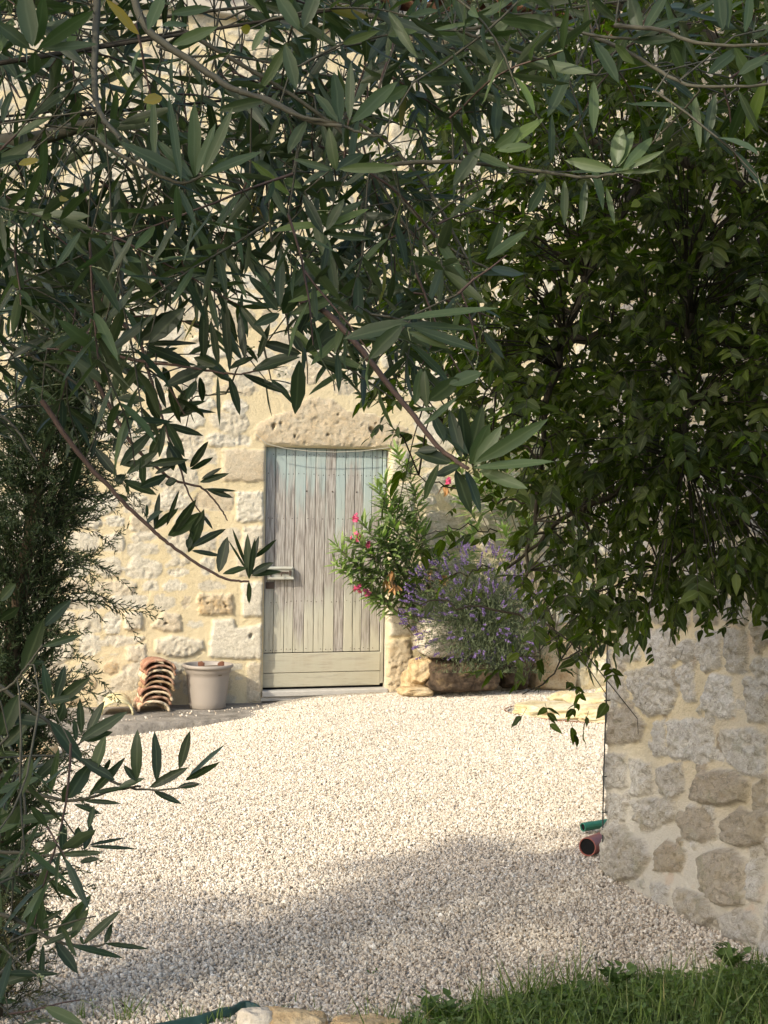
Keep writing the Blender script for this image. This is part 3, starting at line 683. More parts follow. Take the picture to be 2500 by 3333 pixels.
M_PEB = t.finish(c, .8, .25)
ng = bpy.data.node_groups.new('pebbles', 'GeometryNodeTree'); ng.interface.new_socket('Geometry', in_out='INPUT', socket_type='NodeSocketGeometry'); ng.interface.new_socket('Geometry', in_out='OUTPUT', socket_type='NodeSocketGeometry')
N = ng.nodes; Lk = ng.links.new; gi = N.new('NodeGroupInput'); go = N.new('NodeGroupOutput')
ico = N.new('GeometryNodeMeshIcoSphere'); ico.inputs['Subdivisions'].default_value = 2; ico.inputs['Radius'].default_value = 1
sp_ = N.new('GeometryNodeSetPosition'); nz_ = N.new('ShaderNodeTexNoise'); nz_.inputs['Scale'].default_value = .9; nz_.inputs['Detail'].default_value = 1
sub = N.new('ShaderNodeVectorMath'); sub.operation = 'SUBTRACT'; sub.inputs[1].default_value = (.5, .5, .5); Lk(nz_.outputs['Color'], sub.inputs[0])
mul = N.new('ShaderNodeVectorMath'); mul.operation = 'SCALE'; mul.inputs['Scale'].default_value = 1.5; Lk(sub.outputs[0], mul.inputs[0])
Lk(ico.outputs['Mesh'], sp_.inputs['Geometry']); Lk(mul.outputs[0], sp_.inputs['Offset'])
sm_ = N.new('GeometryNodeSetMaterial'); sm_.inputs['Material'].default_value = M_PEB; Lk(sp_.outputs[0], sm_.inputs['Geometry'])
def na(nm):
    x = N.new('GeometryNodeInputNamedAttribute'); x.data_type = 'FLOAT_VECTOR'; x.inputs['Name'].default_value = nm; return x.outputs['Attribute']
ins = N.new('GeometryNodeInstanceOnPoints'); Lk(gi.outputs[0], ins.inputs['Points']); Lk(sm_.outputs[0], ins.inputs['Instance']); Lk(na('rot'), ins.inputs['Rotation']); Lk(na('scl'), ins.inputs['Scale'])
Lk(ins.outputs[0], go.inputs[0]); md = gv.modifiers.new('pebbles', 'NODES'); md.node_group = ng
print('PEBBLES', len(PP))

# paving strip along the foot of the house, crumbling front edge
nu_, nv_ = 420, 60
uu = np.linspace(-4.1, 1.5, nu_); tt = np.linspace(0, 1, nv_); Ug, Tg = np.meshgrid(uu, tt, indexing='ij')
front = np.interp(Ug, [-4, -1.2, .1, 1.5], [.98, .86, .62, .5]) + .03 * fbm(Ug, Ug * 0, 5, 3, 3)
Vv = np.minimum(Tg * 1.12, 1) * front; drop = np.clip((Tg - .893) / .107, 0, 1)
Vv = Vv + .05 * drop + .03 * fbm(Ug, drop, 12, 3, 12) * drop
P = O1 + Ug[..., None] * U1 + Vv[..., None] * N1 + (-.036 + .006 * fbm(Ug, Vv, 6, 3, 2) - drop * .17 + .012 * (drop > .5) * fbm(Ug, Tg * 9, 25, 2, 1))[..., None] * Z
ii = np.arange(nu_ * nv_).reshape(nu_, nv_); F = np.stack([ii[:-1, :-1], ii[:-1, 1:], ii[1:, 1:], ii[1:, :-1]], -1).reshape(-1, 4)
tag(mk('paving_strip', P.reshape(-1, 3), F[:, ::-1], M_CONC, None, True), 'worn grey concrete paving strip along the foot of the house wall', kind='structure')

# ================================================================== LIGHT
SUN_EL, SUN_AZ = rad(32.5), math.atan2(-.74, -.67)           # azimuth of the sun, counter-clockwise from +x
sd = Vector((math.cos(SUN_AZ) * math.cos(SUN_EL), math.sin(SUN_AZ) * math.cos(SUN_EL), math.sin(SUN_EL)))
sl = bpy.data.lights.new('sun', 'SUN'); sl.energy = 2.05; sl.angle = rad(.6); sl.color = (1.0, .92, .76)
so = bpy.data.objects.new('sun', sl); COL.objects.link(so); so.rotation_euler = sd.to_track_quat('Z', 'Y').to_euler()
wd = bpy.data.worlds.new('World'); scene.world = wd; wd.use_nodes = True; nt = wd.node_tree
sky = nt.nodes.new('ShaderNodeTexSky'); sky.sky_type = 'NISHITA'; sky.sun_disc = False; sky.sun_elevation = SUN_EL
sky.sun_rotation = (math.pi / 2 - SUN_AZ) % (2 * math.pi); sky.air_density = 1.0; sky.dust_density = 2.5; sky.ozone_density = .6
bg = nt.nodes['Background']; nt.links.new(sky.outputs[0], bg.inputs[0]); bg.inputs[1].default_value = .15
scene.view_settings.view_transform = 'Standard'; scene.view_settings.look = 'None'; scene.view_settings.gamma = 1
scene.view_settings.exposure = 1.16
scene.cycles.max_bounces = 6; scene.cycles.diffuse_bounces = 3; scene.cycles.transmission_bounces = 3; scene.cycles.transparent_max_bounces = 4

# ================================================================== THINGS IN THE COURTYARD
def ico(sub):
    t = (1 + 5 ** .5) / 2
    V = [(-1, t, 0), (1, t, 0), (-1, -t, 0), (1, -t, 0), (0, -1, t), (0, 1, t), (0, -1, -t), (0, 1, -t), (t, 0, -1), (t, 0, 1), (-t, 0, -1), (-t, 0, 1)]
    F = [(0, 11, 5), (0, 5, 1), (0, 1, 7), (0, 7, 10), (0, 10, 11), (1, 5, 9), (5, 11, 4), (11, 10, 2), (10, 7, 6), (7, 1, 8), (3, 9, 4), (3, 4, 2), (3, 2, 6), (3, 6, 8), (3, 8, 9), (4, 9, 5), (2, 4, 11), (6, 2, 10), (8, 6, 7), (9, 8, 1)]
    V = [np.array(v) / np.linalg.norm(v) for v in V]
    for _ in range(sub):
        c = {}; G = []
        def mid(a, b):
            k = (min(a, b), max(a, b))
            if k not in c: m = V[a] + V[b]; V.append(m / np.linalg.norm(m)); c[k] = len(V) - 1
            return c[k]
        for a, b, d in F:
            x, y, z = mid(a, b), mid(b, d), mid(d, a); G += [(a, x, z), (b, y, x), (d, z, y), (x, y, z)]
        F = G
    return np.array(V), np.array(F)
ICO4 = ico(4); ICO1 = ico(1)
def rock_geo(c, r, ax=None, boxy=.5, amp=.12, seed=0, flat=None):
    D, F = ICO4; ax = np.eye(3) if ax is None else np.asarray(ax)
    p = 2 + 6 * boxy; s = (np.abs(D) ** p).sum(1) ** (-1 / p)
    rs = np.random.RandomState(seed)
    for _ in range(7):                                     # a few chipped facets
        n = rs.normal(size=3); n /= np.linalg.norm(n); h = rs.uniform(.72, .95) * (1 + .45 * boxy)
        q = (D * s[:, None]) @ n; s = np.where(q > h, s * h / np.maximum(q, 1e-6), s)
    o = seed * 3.7; n3 = fbm(D[:, 0] + o, D[:, 1] + .7 * D[:, 2], 1.6, 3, seed) + fbm(D[:, 1] - o, D[:, 2] - .6 * D[:, 0], 2.2, 3, seed + 5)
    n4 = fbm(D[:, 0] * 1.3 + D[:, 2] + o, D[:, 1] - D[:, 2] * .8, 7, 3, seed + 9)
    s = s * (1 + amp * n3 + amp * .35 * n4)
    return np.asarray(c) + (D * s[:, None] * np.asarray(r)) @ ax, F
def rock(name, c, r, mat, label, cat, ax=None, boxy=.5, amp=.12, seed=0, group=None):
    V, F = rock_geo(c, r, ax, boxy, amp, seed); o = mk(name, V, F, mat, None, True)
    o.data.transform(Matrix.Translation(-Vector(c))); o.location = c
    return tag(o, label, cat, group)
def wp(px, py, v): return W1P(*w1(px, py, v), v)

# planter pot
def lathe(mb, c, prof, n=64, r=None):
    a = np.arange(n) * 2 * math.pi / n; V = np.concatenate([np.stack([c[0] + p[0] * np.cos(a), c[1] + p[0] * np.sin(a), np.full(n, c[2] + p[1])], 1) for p in prof])
    F = [(k * n + i, k * n + (i + 1) % n, (k + 1) * n + (i + 1) % n, (k + 1) * n + i) for k in range(len(prof) - 1) for i in range(n)]
    mb.add(V, F, r)
pc = wp(676, 2250, .20); pc[2] = -.033
pot = empty('plant_pot', tuple(pc), 'empty round taupe plastic plant pot with a wide rim beside the door', 'plant pot')
mb = MB(); R0 = .187
lathe(mb, pc, [(.001, .004), (.118, .004), (.130, 0), (.135, .004), (.140, .05), (.160, .235), (.163, .262), (.169, .266), (.169, .281), (.171, .284), (.172, .298), (R0 - .002, .302), (R0 + .004, .308), (R0 + .004, .322), (R0, .328), (R0 - .010, .329), (.168, .322), (.160, .25), (.132, .02), (.001, .018)])
for k in range(6): pass
mb.build('pot_body', M_POT, pot, True)
for k, (dx, dy, hh) in enumerate(((-.055, .04, .03), (.095, .03, .035))):
    V, F = rock_geo(pc + np.array([dx, dy, .31]), (.022, .010, hh * .8), None, .9, .3, 40 + k); o = mk('terracotta_shard', V, F, M_SLATE); tag(o, ['broken pointed terracotta shard poking out of the plant pot', 'small dark clod showing above the right side of the pot rim'][k], 'shard')
mb = MB(); V, F = rock_geo(pc + Z * .26, (.145, .145, .06), None, .1, .05, 44); mb.add(V, F); tag(mb.build('pot_soil', M_SOIL, None, True), 'dark dry potting soil and shards filling the taupe pot', 'soil')

# curved roof tiles
def tile_geo(c, ax, L=.3, w=.105, w2=.085, h=.075, th=.013, seed=0):
    n, m = 17, 14; rs = np.random.RandomState(seed); a = np.linspace(0, math.pi, n); V = []
    chip = .02 * fbm(a * 2 + seed, a * 0, 3, 3, seed) ; P = []
    for layer in (0, 1):
        for j in range(m):
            f = j / (m - 1); ww = w + (w2 - w) * f - layer * th; h_ = (h + (h * .85 - h) * f) - layer * th
            y = -L / 2 + L * f + (chip if j == 0 else 0)
            z = np.sin(a) ** .9 * h_ + .0025 * fbm(a * 3 + seed, np.full(n, f * 5), 2, 2, seed)
            P.append(np.stack([np.cos(a) * ww, np.broadcast_to(y, n), z], 1))
    V = np.concatenate(P); F = []
    for j in range(m - 1):
        for i in range(n - 1):
            q = j * n + i; F.append((q, q + 1, q + n + 1, q + n)); q += m * n; F.append((q, q + n, q + n + 1, q + 1))
    K = m * n
    for j in range(m - 1):
        for i in (0, n - 1):
            q = j * n + i; f = (q, q + n, q + n + K, q + K); F.append(f if i == 0 else f[::-1])
    for i in range(n - 1):
        F.append((i, i + K, i + 1 + K, i + 1)); q = (m - 1) * n + i; F.append((q, q + 1, q + 1 + K, q + K))
    return np.asarray(c) + V @ np.asarray(ax), np.array(F)
def yawed(yaw, pitch=0.0, roll=0.0):
    f = -N1; x = U1
    Rm = np.array(Matrix.Rotation(roll, 3, 'Y') ) @ np.eye(3)
    B = np.array([x, f, Z])                                 # rows: local x, y, z
    Rl = np.array(Matrix.Rotation(yaw, 3, 'Z') @ Matrix.Rotation(pitch, 3, 'X') @ Matrix.Rotation(roll, 3, 'Y')).T
    return Rl @ B
rs = np.random.RandomState(8)
rows = [(2297, 488, 1, .02), (2283, 494, 0, .16), (2268, 500, 1, -.02), (2254, 497, 0, -.18), (2229, 505, 2, .06), (2213, 508, 0, -.1), (2196, 506, 1, .05), (2176, 509, 0, .1), (2158, 508, 0, -.06)]
names = ['lowest', 'second lowest', 'third lowest', 'fourth lowest', 'middle', 'fourth from the top', 'third from the top', 'second from the top', 'topmost']
looks = ['pale cream edged', 'orange', 'pale lime crusted', 'reddish orange', 'mossy dark brown', 'orange', 'pale weathered', 'pinkish terracotta', 'dark reddish brown']
tb = wp(490, 2250, .20); tb[2] = -.033
for k, (py, px, mt, yw) in enumerate(rows):
    c = tb + U1 * ((px - 490) / 425.) + Z * (k * .0385) + N1 * rs.uniform(-.02, .02)
    ax = yawed(yw * .4 + .05, rad(1), rs.uniform(-.05, .05))
    V, F = tile_geo((0, 0, 0), ax, .28, .118 + rs.uniform(-.004, .006), .10, .078 + rs.uniform(-.004, .006), .015, k); V = V - [0, 0, min(0, V[:, 2].min()) if k == 0 else 0]
    o = mk('roof_tile', V, F, M_TILE[mt], None, True); o.location = c
    tag(o, f'{looks[k]} curved roof tile, {names[k]} in the stack against the wall', 'roof tile', 'curved roof tiles stacked by the wall')
c = wp(382, 2250, .30); c[2] = -.033
V, F = tile_geo((0, 0, 0), yawed(-.12, rad(7), 0), .30, .118, .105, .105, .014, 31); V[:, 2] -= V[:, 2].min()
o = mk('roof_tile', V, F, M_TILE[3], None, True); o.location = c; tag(o, 'single lichen yellow curved roof tile lying left of the stack', 'roof tile', 'curved roof tiles stacked by the wall')

# trough, foundation rocks, flagstones
Dv = np.array([U1, -N1, Z])
rock('stone_trough', wp(1462, 2064, .28), (.28, .21, .160), M_PALEROCK, 'big pale rounded stone trough holding the lavender beside the door', 'trough', Dv, .55, .07, 3)
rock('rock', wp(1498, 2196, .34), (.27, .2, .12), M_DARKROCK, 'dark brown mossy rock under the pale stone trough', 'rock', Dv, .7, .1, 4)
rock('rock', wp(1368, 2185, .26), (.085, .1, .10), M_ROCK, 'ochre rounded rock between the door jamb and the dark rock', 'rock', Dv, .5, .14, 5)
rock('rock', wp(1352, 2250, .32), (.13, .09, .035), M_ROCK, 'small flat pinkish rock at the foot of the right door jamb', 'rock', Dv, .6, .12, 6)
rock('rock', wp(1348, 2222, .2), (.10, .09, .10), M_ROCK, 'wedge shaped ochre rock against the right door jamb', 'rock', Dv, .4, .16, 7)
rock('rock', wp(1672, 2180, .3), (.12, .15, .15), M_DARKROCK, 'blackish rock at the right end of the lavender', 'rock', Dv, .5, .1, 8)
rock('rock', wp(1790, 2165, .16), (.20, .18, .22), M_ROCK, 'large ochre foundation rock right of the lavender', 'rock', Dv, .6, .1, 9)
rock('rock', wp(1925, 2190, .14), (.20, .16, .17), M_SLABROCK, 'rounded yellow foundation rock next to the outbuilding corner', 'rock', Dv, .5, .1, 10)
rock('rock', wp(1880, 2090, .10), (.26, .10, .16), M_ROCK, 'long ochre rock on top of the foundation rocks', 'rock', Dv, .6, .08, 12)
rock('rock', on_ground(120, 2440, -.08), (.12, .12, .09), M_ROCK, 'orange brown rock lying beside the cypress at the gravel edge', 'rock', None, .4, .15, 13)
BC, BR = np.array([2.02, 10.74]), np.array([1.12, .60])
slabs = [(1.22, 10.62, .30, .22, .050, 'left most yellow flagstone, at the rounded end of the bed'), (1.62, 10.38, .26, .16, .058, 'front yellow flagstone right behind the rusty edging'),
         (1.62, 10.82, .30, .24, .072, 'broad pale flagstone in the middle of the bed'), (2.05, 10.36, .22, .14, .056, 'pale front flagstone partly behind the outbuilding corner'),
         (2.15, 10.75, .26, .26, .066, 'yellow flagstone in the hidden half of the bed'), (1.95, 11.14, .34, .16, .085, 'rear yellow flagstone of the bed with moss on it'),
         (2.62, 10.72, .3, .34, .07, 'far right flagstone of the bed behind the outbuilding'), (1.45, 11.06, .22, .12, .06, 'small rear flagstone at the left of the bed')]
for k, (x, y, rx, ry, h, lb) in enumerate(slabs):
    V, F = rock_geo((0, 0, 0), (rx * .86, ry * .86, h * 1.1), None, .8, .17, 50 + k)
    o = mk('flagstone', V, F, M_SLABROCK, None, True); o.location = (x, y, .03 + h * .5); tag(o, lb, 'flagstone', 'yellow flagstones of the rounded bed')
V, F = rock_geo((0, 0, 0), (1.05, .53, .03), None, .0, .03, 70); o = mk('bed_soil', V, F, M_SOIL, None, True); o.location = (BC[0], BC[1], .01); tag(o, kind='structure')
mb = MB(); a = np.linspace(0, 2 * math.pi, 97); P0 = np.stack([BC[0] + BR[0] * np.cos(a), BC[1] + BR[1] * np.sin(a)], 1); P1 = np.stack([BC[0] + (BR[0] - .006) * np.cos(a), BC[1] + (BR[1] - .006) * np.sin(a)], 1)
V = np.concatenate([np.c_[P0, np.full(97, -.03)], np.c_[P0, np.full(97, .036)], np.c_[P1, np.full(97, .036)], np.c_[P1, np.full(97, -.03)]])
mb.add(V, [(k * 97 + i, k * 97 + i + 1, (k + 1) * 97 + i + 1, (k + 1) * 97 + i) for k in range(3) for i in range(96)])
tag(mb.build('metal_edging', M_RUST), 'thin rusty metal edging strip curving round the flagstone bed', 'edging')
for k, (px, py, r, lb) in enumerate(((832, 3318, (.055, .04, .052), 'pale grey leaning rock at the bottom edge'), (955, 3322, (.098, .06, .052), 'large tan rock at the bottom edge between gravel and grass'), (1190, 3340, (.10, .06, .045), 'low reddish tan rock half hidden in the grass'))):
    rock('rock', on_ground(px, py + 25, .02), r, (M_PALEROCK, M_ROCK, M_ROCK)[k], lb, 'rock', None, .5, .12, 80 + k)
# folded dark green plastic sheet edge
key = [(440, 3345), (560, 3318), (660, 3298), (750, 3272), (800, 3256), (850, 3270)]
P = np.array([on_ground(x, y, .035) for x, y in key]); tt = np.linspace(0, 5, 60)
Pc = np.stack([np.interp(tt, range(6), P[:, i]) for i in range(3)], 1); nrm = np.array([.35, -.9, 0]); V = []
prof = [(-.016, -.008), (-.012, .0), (-.004, .006), (.004, .004), (.010, -.004), (.018, -.016)]
for (d, h) in prof: V.append(Pc + nrm * (d + .006 * fbm(tt, tt * 0 + d * 30, 2, 2, 3))[:, None] + Z * (h + .007 * fbm(tt, tt * 0 + h * 90, 3, 2, 4) - .008)[:, None])
V = np.concatenate(V); F = [(k * 60 + i, k * 60 + i + 1, (k + 1) * 60 + i + 1, (k + 1) * 60 + i) for k in range(5) for i in range(59)]
F = F + [tuple(q + 360 for q in f[::-1]) for f in F]; V = np.concatenate([V, V - [0, 0, .002]])
tag(mk('plastic_sheet', V, F, M_GREENSTRIP, None, True), 'folded strip of dark green plastic sheet at the bottom edge of the gravel', 'plastic sheet')

# drain pipes poking out behind the outbuilding corner
pr = at(1912, 2755, 6.55); dr = np.array([.55, .83, -.02]); dr /= np.linalg.norm(dr)
pr[2] = .048; rp = empty('drain_pipe', tuple(pr), 'short red plastic drain pipe with a dark open end at the outbuilding corner', 'pipe')
mb = MB(); tube(mb, [pr, pr + dr * .12, pr + dr * .5], .041, sides=28, cap=False); tube(mb, [pr + dr * .5, pr + dr * .1, pr], .0365, sides=28, cap=False)
d, s, u = frame_for(dr); a = np.arange(28) * 2 * math.pi / 28
V = np.concatenate([pr + r * (np.cos(a)[:, None] * s + np.sin(a)[:, None] * u) for r in (.0365, .041)]) - dr * .0005
mb.add(V, [(i, (i + 1) % 28, 28 + (i + 1) % 28, 28 + i) for i in range(28)]); mb.build('pipe_wall', M_REDPIPE, rp, True)
mb = MB(); a_ = pr + dr * .006; tube(mb, [a_, a_ + dr * .01], .0362, sides=28); mb.build('dark_mouth_plug', M_BLACK, rp)  # black plug near the mouth, painted shade of the pipe's inside
pg = at(1897, 2678, 7.0); pg[2] = .034; dg = np.array([.86, .5, .03]); dg /= np.linalg.norm(dg)
gp = empty('corrugated_pipe', tuple(pg), 'green corrugated plastic pipe end above the red drain pipe', 'pipe')
mb = MB(); n = 70; tt = np.linspace(0, .45, n); tube(mb, pg + dg * tt[:, None], .0205 + .0016 * np.sin(tt * 2 * math.pi / .012), sides=20, cap=False); tube(mb, [pg + dg * .3, pg], .0165, sides=20, cap=False)
d, s, u = frame_for(dg); a = np.arange(20) * 2 * math.pi / 20; V = np.concatenate([pg + r * (np.cos(a)[:, None] * s + np.sin(a)[:, None] * u) for r in (.0165, .0205)])
mb.add(V, [(i, (i + 1) % 20, 20 + (i + 1) % 20, 20 + i) for i in range(20)]); mb.build('pipe_wall', M_GREENPIPE, gp, True)
mb = MB(); a_ = pg + dg * .006; tube(mb, [a_, a_ + dg * .01], .0163, sides=20); mb.build('dark_mouth_plug', M_BLACK, gp)  # same black plug, inner shade painted as colour

# ================================================================== LEAVES
TM = {'lance': ([0, .1, .3, .6, .85, 1], [.06, .5, .95, 1, .55, .0]), 'ovate': ([0, .1, .3, .55, .82, 1], [.05, .7, 1, .88, .38, 0]),
      'blade': ([0, .35, .7, 1], [1, .9, .6, 0]), 'quad': ([0, .5, 1], [.1, 1, .0])}
class Leaves:
    def __init__(s): s.P = []; s.D = []; s.N = []; s.q = []
    def add(s, P, D, N, L, W, r, bend=.1):
        s.P.append(P); s.D.append(D); s.N.append(N); s.q.append((L, W, r, bend))
    def build(s, name, mat, parent, kind='lance', fold=.25, flat=False):
        P, D, N, Q = np.array(s.P), np.array(s.D), np.array(s.N), np.array(s.q)
        D /= np.linalg.norm(D, axis=1)[:, None] + 1e-9; N = N - D * (N * D).sum(1)[:, None]; N /= np.linalg.norm(N, axis=1)[:, None] + 1e-9; S = np.cross(D, N)
        t, w = map(np.array, TM[kind]); m = len(t); L, W, r, b = Q.T
        rs = np.random.RandomState(1); wav = rs.uniform(-.08, .08, (len(P), m))
        cols = (-1, 0, 1) if not flat else (-1, 1)
        V = np.zeros((len(P), m, len(cols), 3))
        for k, c in enumerate(cols):
            side = c * w[None] * W[:, None] / 2; lift = fold * abs(c) * w[None] * W[:, None] / 2 - b[:, None] * L[:, None] * t[None] ** 2 + wav * W[:, None] * (t[None] > 0)
            V[:, :, k] = P[:, None] + D[:, None] * (L[:, None] * t[None])[..., None] + S[:, None] * (side + wav * .5 * W[:, None])[..., None] + N[:, None] * lift[..., None]
        nc = len(cols); idx = np.arange(len(P) * m * nc).reshape(len(P), m, nc)
        F = np.stack([idx[:, :-1, :-1], idx[:, :-1, 1:], idx[:, 1:, 1:], idx[:, 1:, :-1]], -1).reshape(-1, 4)
        o = mk(name, V.reshape(-1, 3), F, mat, parent, True, rnd=np.repeat(r, m * nc))
        if not flat: a = o.data.attributes.new('mid', 'FLOAT', 'POINT'); a.data.foreach_set('value', np.tile([0., 1., 0.], len(P) * m))
        return o
def unit(v): v = np.asarray(v, float); return v / (np.linalg.norm(v) + 1e-9)
def cover(grid, x0, y0, dx, dy, px, py):
    g = np.array(grid, float); i = np.clip((py - y0) / dy - .5, 0, g.shape[0] - 1.001); j = np.clip((px - x0) / dx - .5, 0, g.shape[1] - 1.001)
    a, b = int(i), int(j); fi, fj = i - a, j - b; a1, b1 = min(a + 1, g.shape[0] - 1), min(b + 1, g.shape[1] - 1)
    return (g[a, b] * (1 - fj) + g[a, b1] * fj) * (1 - fi) + (g[a1, b] * (1 - fj) + g[a1, b1] * fj) * fi

# ------------------------------------------------------------------ the olive tree close to the viewer
OL = Leaves(); tw = MB(); twr = MB(); bd = MB(); rs = np.random.RandomState(42)
TRK = np.array([-1.12, 1.35])
olive = empty('olive_tree', (TRK[0], TRK[1], 0), 'olive tree close to the viewer, narrow grey green leaves hanging across the top and left', 'tree')
LIMBS = []                                                     # points of the branch network, to hang twigs on
def path(crop, scale, pts, d0, d1=None, r0=.0022, r1=.0014, mbx=None):
    d1 = d0 if d1 is None else d1; n = len(pts)
    K = np.array([at(crop[0] + x / scale, crop[1] + y / scale, d0 + (d1 - d0) * i / max(1, n - 1)) for i, (x, y) in enumerate(pts)])
    m = 6 * (n - 1) + 1; t_ = np.linspace(0, n - 1, m)
    # catmull-rom smoothing
    Kp = np.concatenate([[2 * K[0] - K[1]], K, [2 * K[-1] - K[-2]]]); out = []
    for q in t_:
        i = min(int(q), n - 2); f = q - i; p0, p1, p2, p3 = Kp[i:i + 4]
        out.append(.5 * ((2 * p1) + (-p0 + p2) * f + (2 * p0 - 5 * p1 + 4 * p2 - p3) * f * f + (-p0 + 3 * p1 - 3 * p2 + p3) * f ** 3))
    out = np.array(out); out[1:-1] += rs.normal(0, .0004, out[1:-1].shape)
    tube(tw if mbx is None else mbx, out, r0, r1, sides=6); LIMBS.extend(out); return out
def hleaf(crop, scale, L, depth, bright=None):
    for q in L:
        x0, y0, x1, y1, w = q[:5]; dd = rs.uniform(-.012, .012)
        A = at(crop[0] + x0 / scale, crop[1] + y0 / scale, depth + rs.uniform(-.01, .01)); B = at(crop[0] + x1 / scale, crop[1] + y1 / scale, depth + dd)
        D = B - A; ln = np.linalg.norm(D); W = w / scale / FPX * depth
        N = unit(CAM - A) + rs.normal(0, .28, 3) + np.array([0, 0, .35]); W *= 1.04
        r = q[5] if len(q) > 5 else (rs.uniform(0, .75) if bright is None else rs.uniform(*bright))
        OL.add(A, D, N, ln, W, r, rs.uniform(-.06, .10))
def sc(z, pts): return pts
c3, s3 = (0, 1000), 1.843; c5, s5 = (400, 300), 1.843; c4, s4 = (800, 1000), 1.508; c6, s6 = (0, 1900), 1.659; c7, s7 = (0, 2700), 2.765; c2, s2 = (1250, 0), 1.327; c1, s1 = (0, 0), 1.327
path(c3, s3, [(250, 560), (400, 780), (560, 980), (650, 1070), (740, 1170), (900, 1320), (990, 1400), (1110, 1490), (1290, 1600), (1400, 1640), (1495, 1645)], 1.72, 1.72, .0034, .0013, twr)
path(c3, s3, [(560, 420), (640, 560), (740, 740), (830, 860), (950, 970), (1050, 1040), (1200, 1080), (1260, 1130), (1330, 1220), (1365, 1280)], 1.8, 1.76, .0028, .0007, twr)
path(c3, s3, [(700, 60), (840, 220), (900, 420), (960, 600), (985, 700), (1090, 1000), (1150, 1150), (1270, 1320)], 1.85, 1.75, .0024, .0007, twr)
hleaf(c3, s3, [(1495, 1630, 1480, 1360, 48), (1500, 1620, 1530, 1385, 34), (1500, 1580, 1555, 1370, 35), (1515, 1510, 1659, 1390, 32), (1505, 1600, 1640, 1530, 45), (1510, 1610, 1690, 1580, 40), (1495, 1645, 1495, 1780, 30), (1480, 1560, 1395, 1325, 22), (1490, 1590, 1370, 1400, 14), (1480, 1560, 1335, 1600, 45), (1315, 1590, 1365, 1375, 68), (1150, 1460, 1330, 1492, 30), (1150, 1440, 1355, 1320, 48), (1130, 1470, 1225, 1210, 68), (1010, 1370, 1230, 1225, 80), (1040, 1350, 1180, 1150, 56), (990, 1410, 955, 1380, 44), (700, 1130, 770, 1160, 46), (920, 1330, 1070, 1205, 44), (880, 1290, 975, 1220, 50), (930, 1330, 955, 1110, 34), (1000, 1310, 1072, 1100, 26), (1140, 1380, 1130, 1450, 40), (1210, 1240, 1280, 1330, 22),
 (700, 1060, 745, 1000, 60), (740, 1040, 940, 1130, 60), (760, 1060, 772, 1125, 22), (700, 1010, 570, 840, 60), (840, 1080, 1010, 1005, 56), (1060, 1040, 990, 1060, 54), (1040, 980, 1020, 800, 60), (1120, 1000, 1010, 800, 52), (1140, 960, 1250, 805, 45), (1140, 970, 1280, 900, 40), (1200, 1050, 1375, 995, 38), (1210, 1030, 1335, 965, 30), (1220, 1090, 1425, 1105, 20), (1240, 1090, 1398, 1142, 34), (900, 940, 1130, 915, 50), (720, 950, 915, 740, 60), (760, 1000, 960, 850, 54), (980, 700, 1222, 770, 45), (1000, 690, 1110, 900, 52), (985, 700, 955, 900, 40), (990, 690, 790, 750, 50), (960, 690, 870, 490, 56), (1050, 650, 1190, 590, 56), (1040, 620, 1298, 640, 60), (1050, 650, 1130, 480, 60), (840, 200, 1110, 10, 110), (850, 220, 1185, 212, 28), (870, 240, 1160, 360, 62), (900, 300, 1070, 240, 40), (700, 540, 880, 300, 60), (870, 560, 690, 540, 60), (1010, 450, 980, 360, 50), (720, 940, 960, 940, 48), (860, 1070, 850, 900, 44), (660, 640, 830, 640, 46), (640, 700, 720, 800, 40), (720, 770, 680, 870, 36), (940, 640, 1240, 560, 46), (960, 760, 900, 900, 54), (930, 1000, 1060, 930, 30), (880, 1260, 880, 1180, 22), (1150, 1380, 1140, 1290, 18)], 1.74, (0, .6))
path(c5, s5, [(-120, 1560), (130, 1620), (320, 1640), (560, 1680), (640, 1690), (760, 1680), (1060, 1590)], 1.62, 1.58, .002, .0008, twr)
hleaf(c5, s5, [(480, 1590, 490, 1250, 58), (575, 1640, 530, 1365, 44), (640, 1640, 600, 1180, 52), (735, 1600, 700, 1320, 52), (445, 1390, 440, 1130, 28), (480, 1260, 470, 1120, 14), (615, 1330, 560, 1150, 34), (715, 1200, 705, 1340, 22), (570, 1700, 580, 2005, 24), (640, 1710, 705, 1935, 50), (720, 1690, 990, 1820, 50), (780, 1670, 1060, 1570, 80), (640, 1660, 790, 1580, 55), (560, 1640, 425, 1590, 52), (510, 1650, 245, 1770, 84), (460, 1710, 485, 1865, 45), (440, 1730, 380, 1850, 50), (700, 1690, 990, 1640, 12), (160, 1500, 375, 1295, 105), (150, 1500, 445, 1505, 28), (140, 1520, 410, 1640, 62), (240, 1210, 385, 1120, 32), (250, 1330, 290, 1080, 26)], 1.6, (0, .6))
hleaf(c5, s5, [(1070, 1570, 810, 1490, 60), (1060, 1590, 775, 1655, 58), (1060, 1610, 1035, 1935, 92), (1110, 1580, 1390, 1735, 50), (1110, 1580, 1432, 1665, 52), (1110, 1560, 1300, 1425, 95), (1195, 1615, 1000, 1400, 50, .955), (810, 1600, 885, 1385, 40), (1100, 1560, 1240, 1370, 80), (1080, 1560, 1010, 1450, 50)], 1.52, (.1, .6))
hleaf(c5, s5, [(910, 1230, 790, 1060, 38, .9), (930, 1280, 755, 1090, 62), (940, 1290, 945, 940, 60), (950, 1270, 1145, 985, 58), (960, 1290, 1155, 1125, 62), (990, 1260, 1290, 1185, 40, .96), (1010, 1330, 1285, 1240, 75), (940, 1330, 785, 1395, 60), (960, 1330, 1060, 1160, 90), (930, 1310, 830, 1180, 60)], 1.42, (.45, .85))
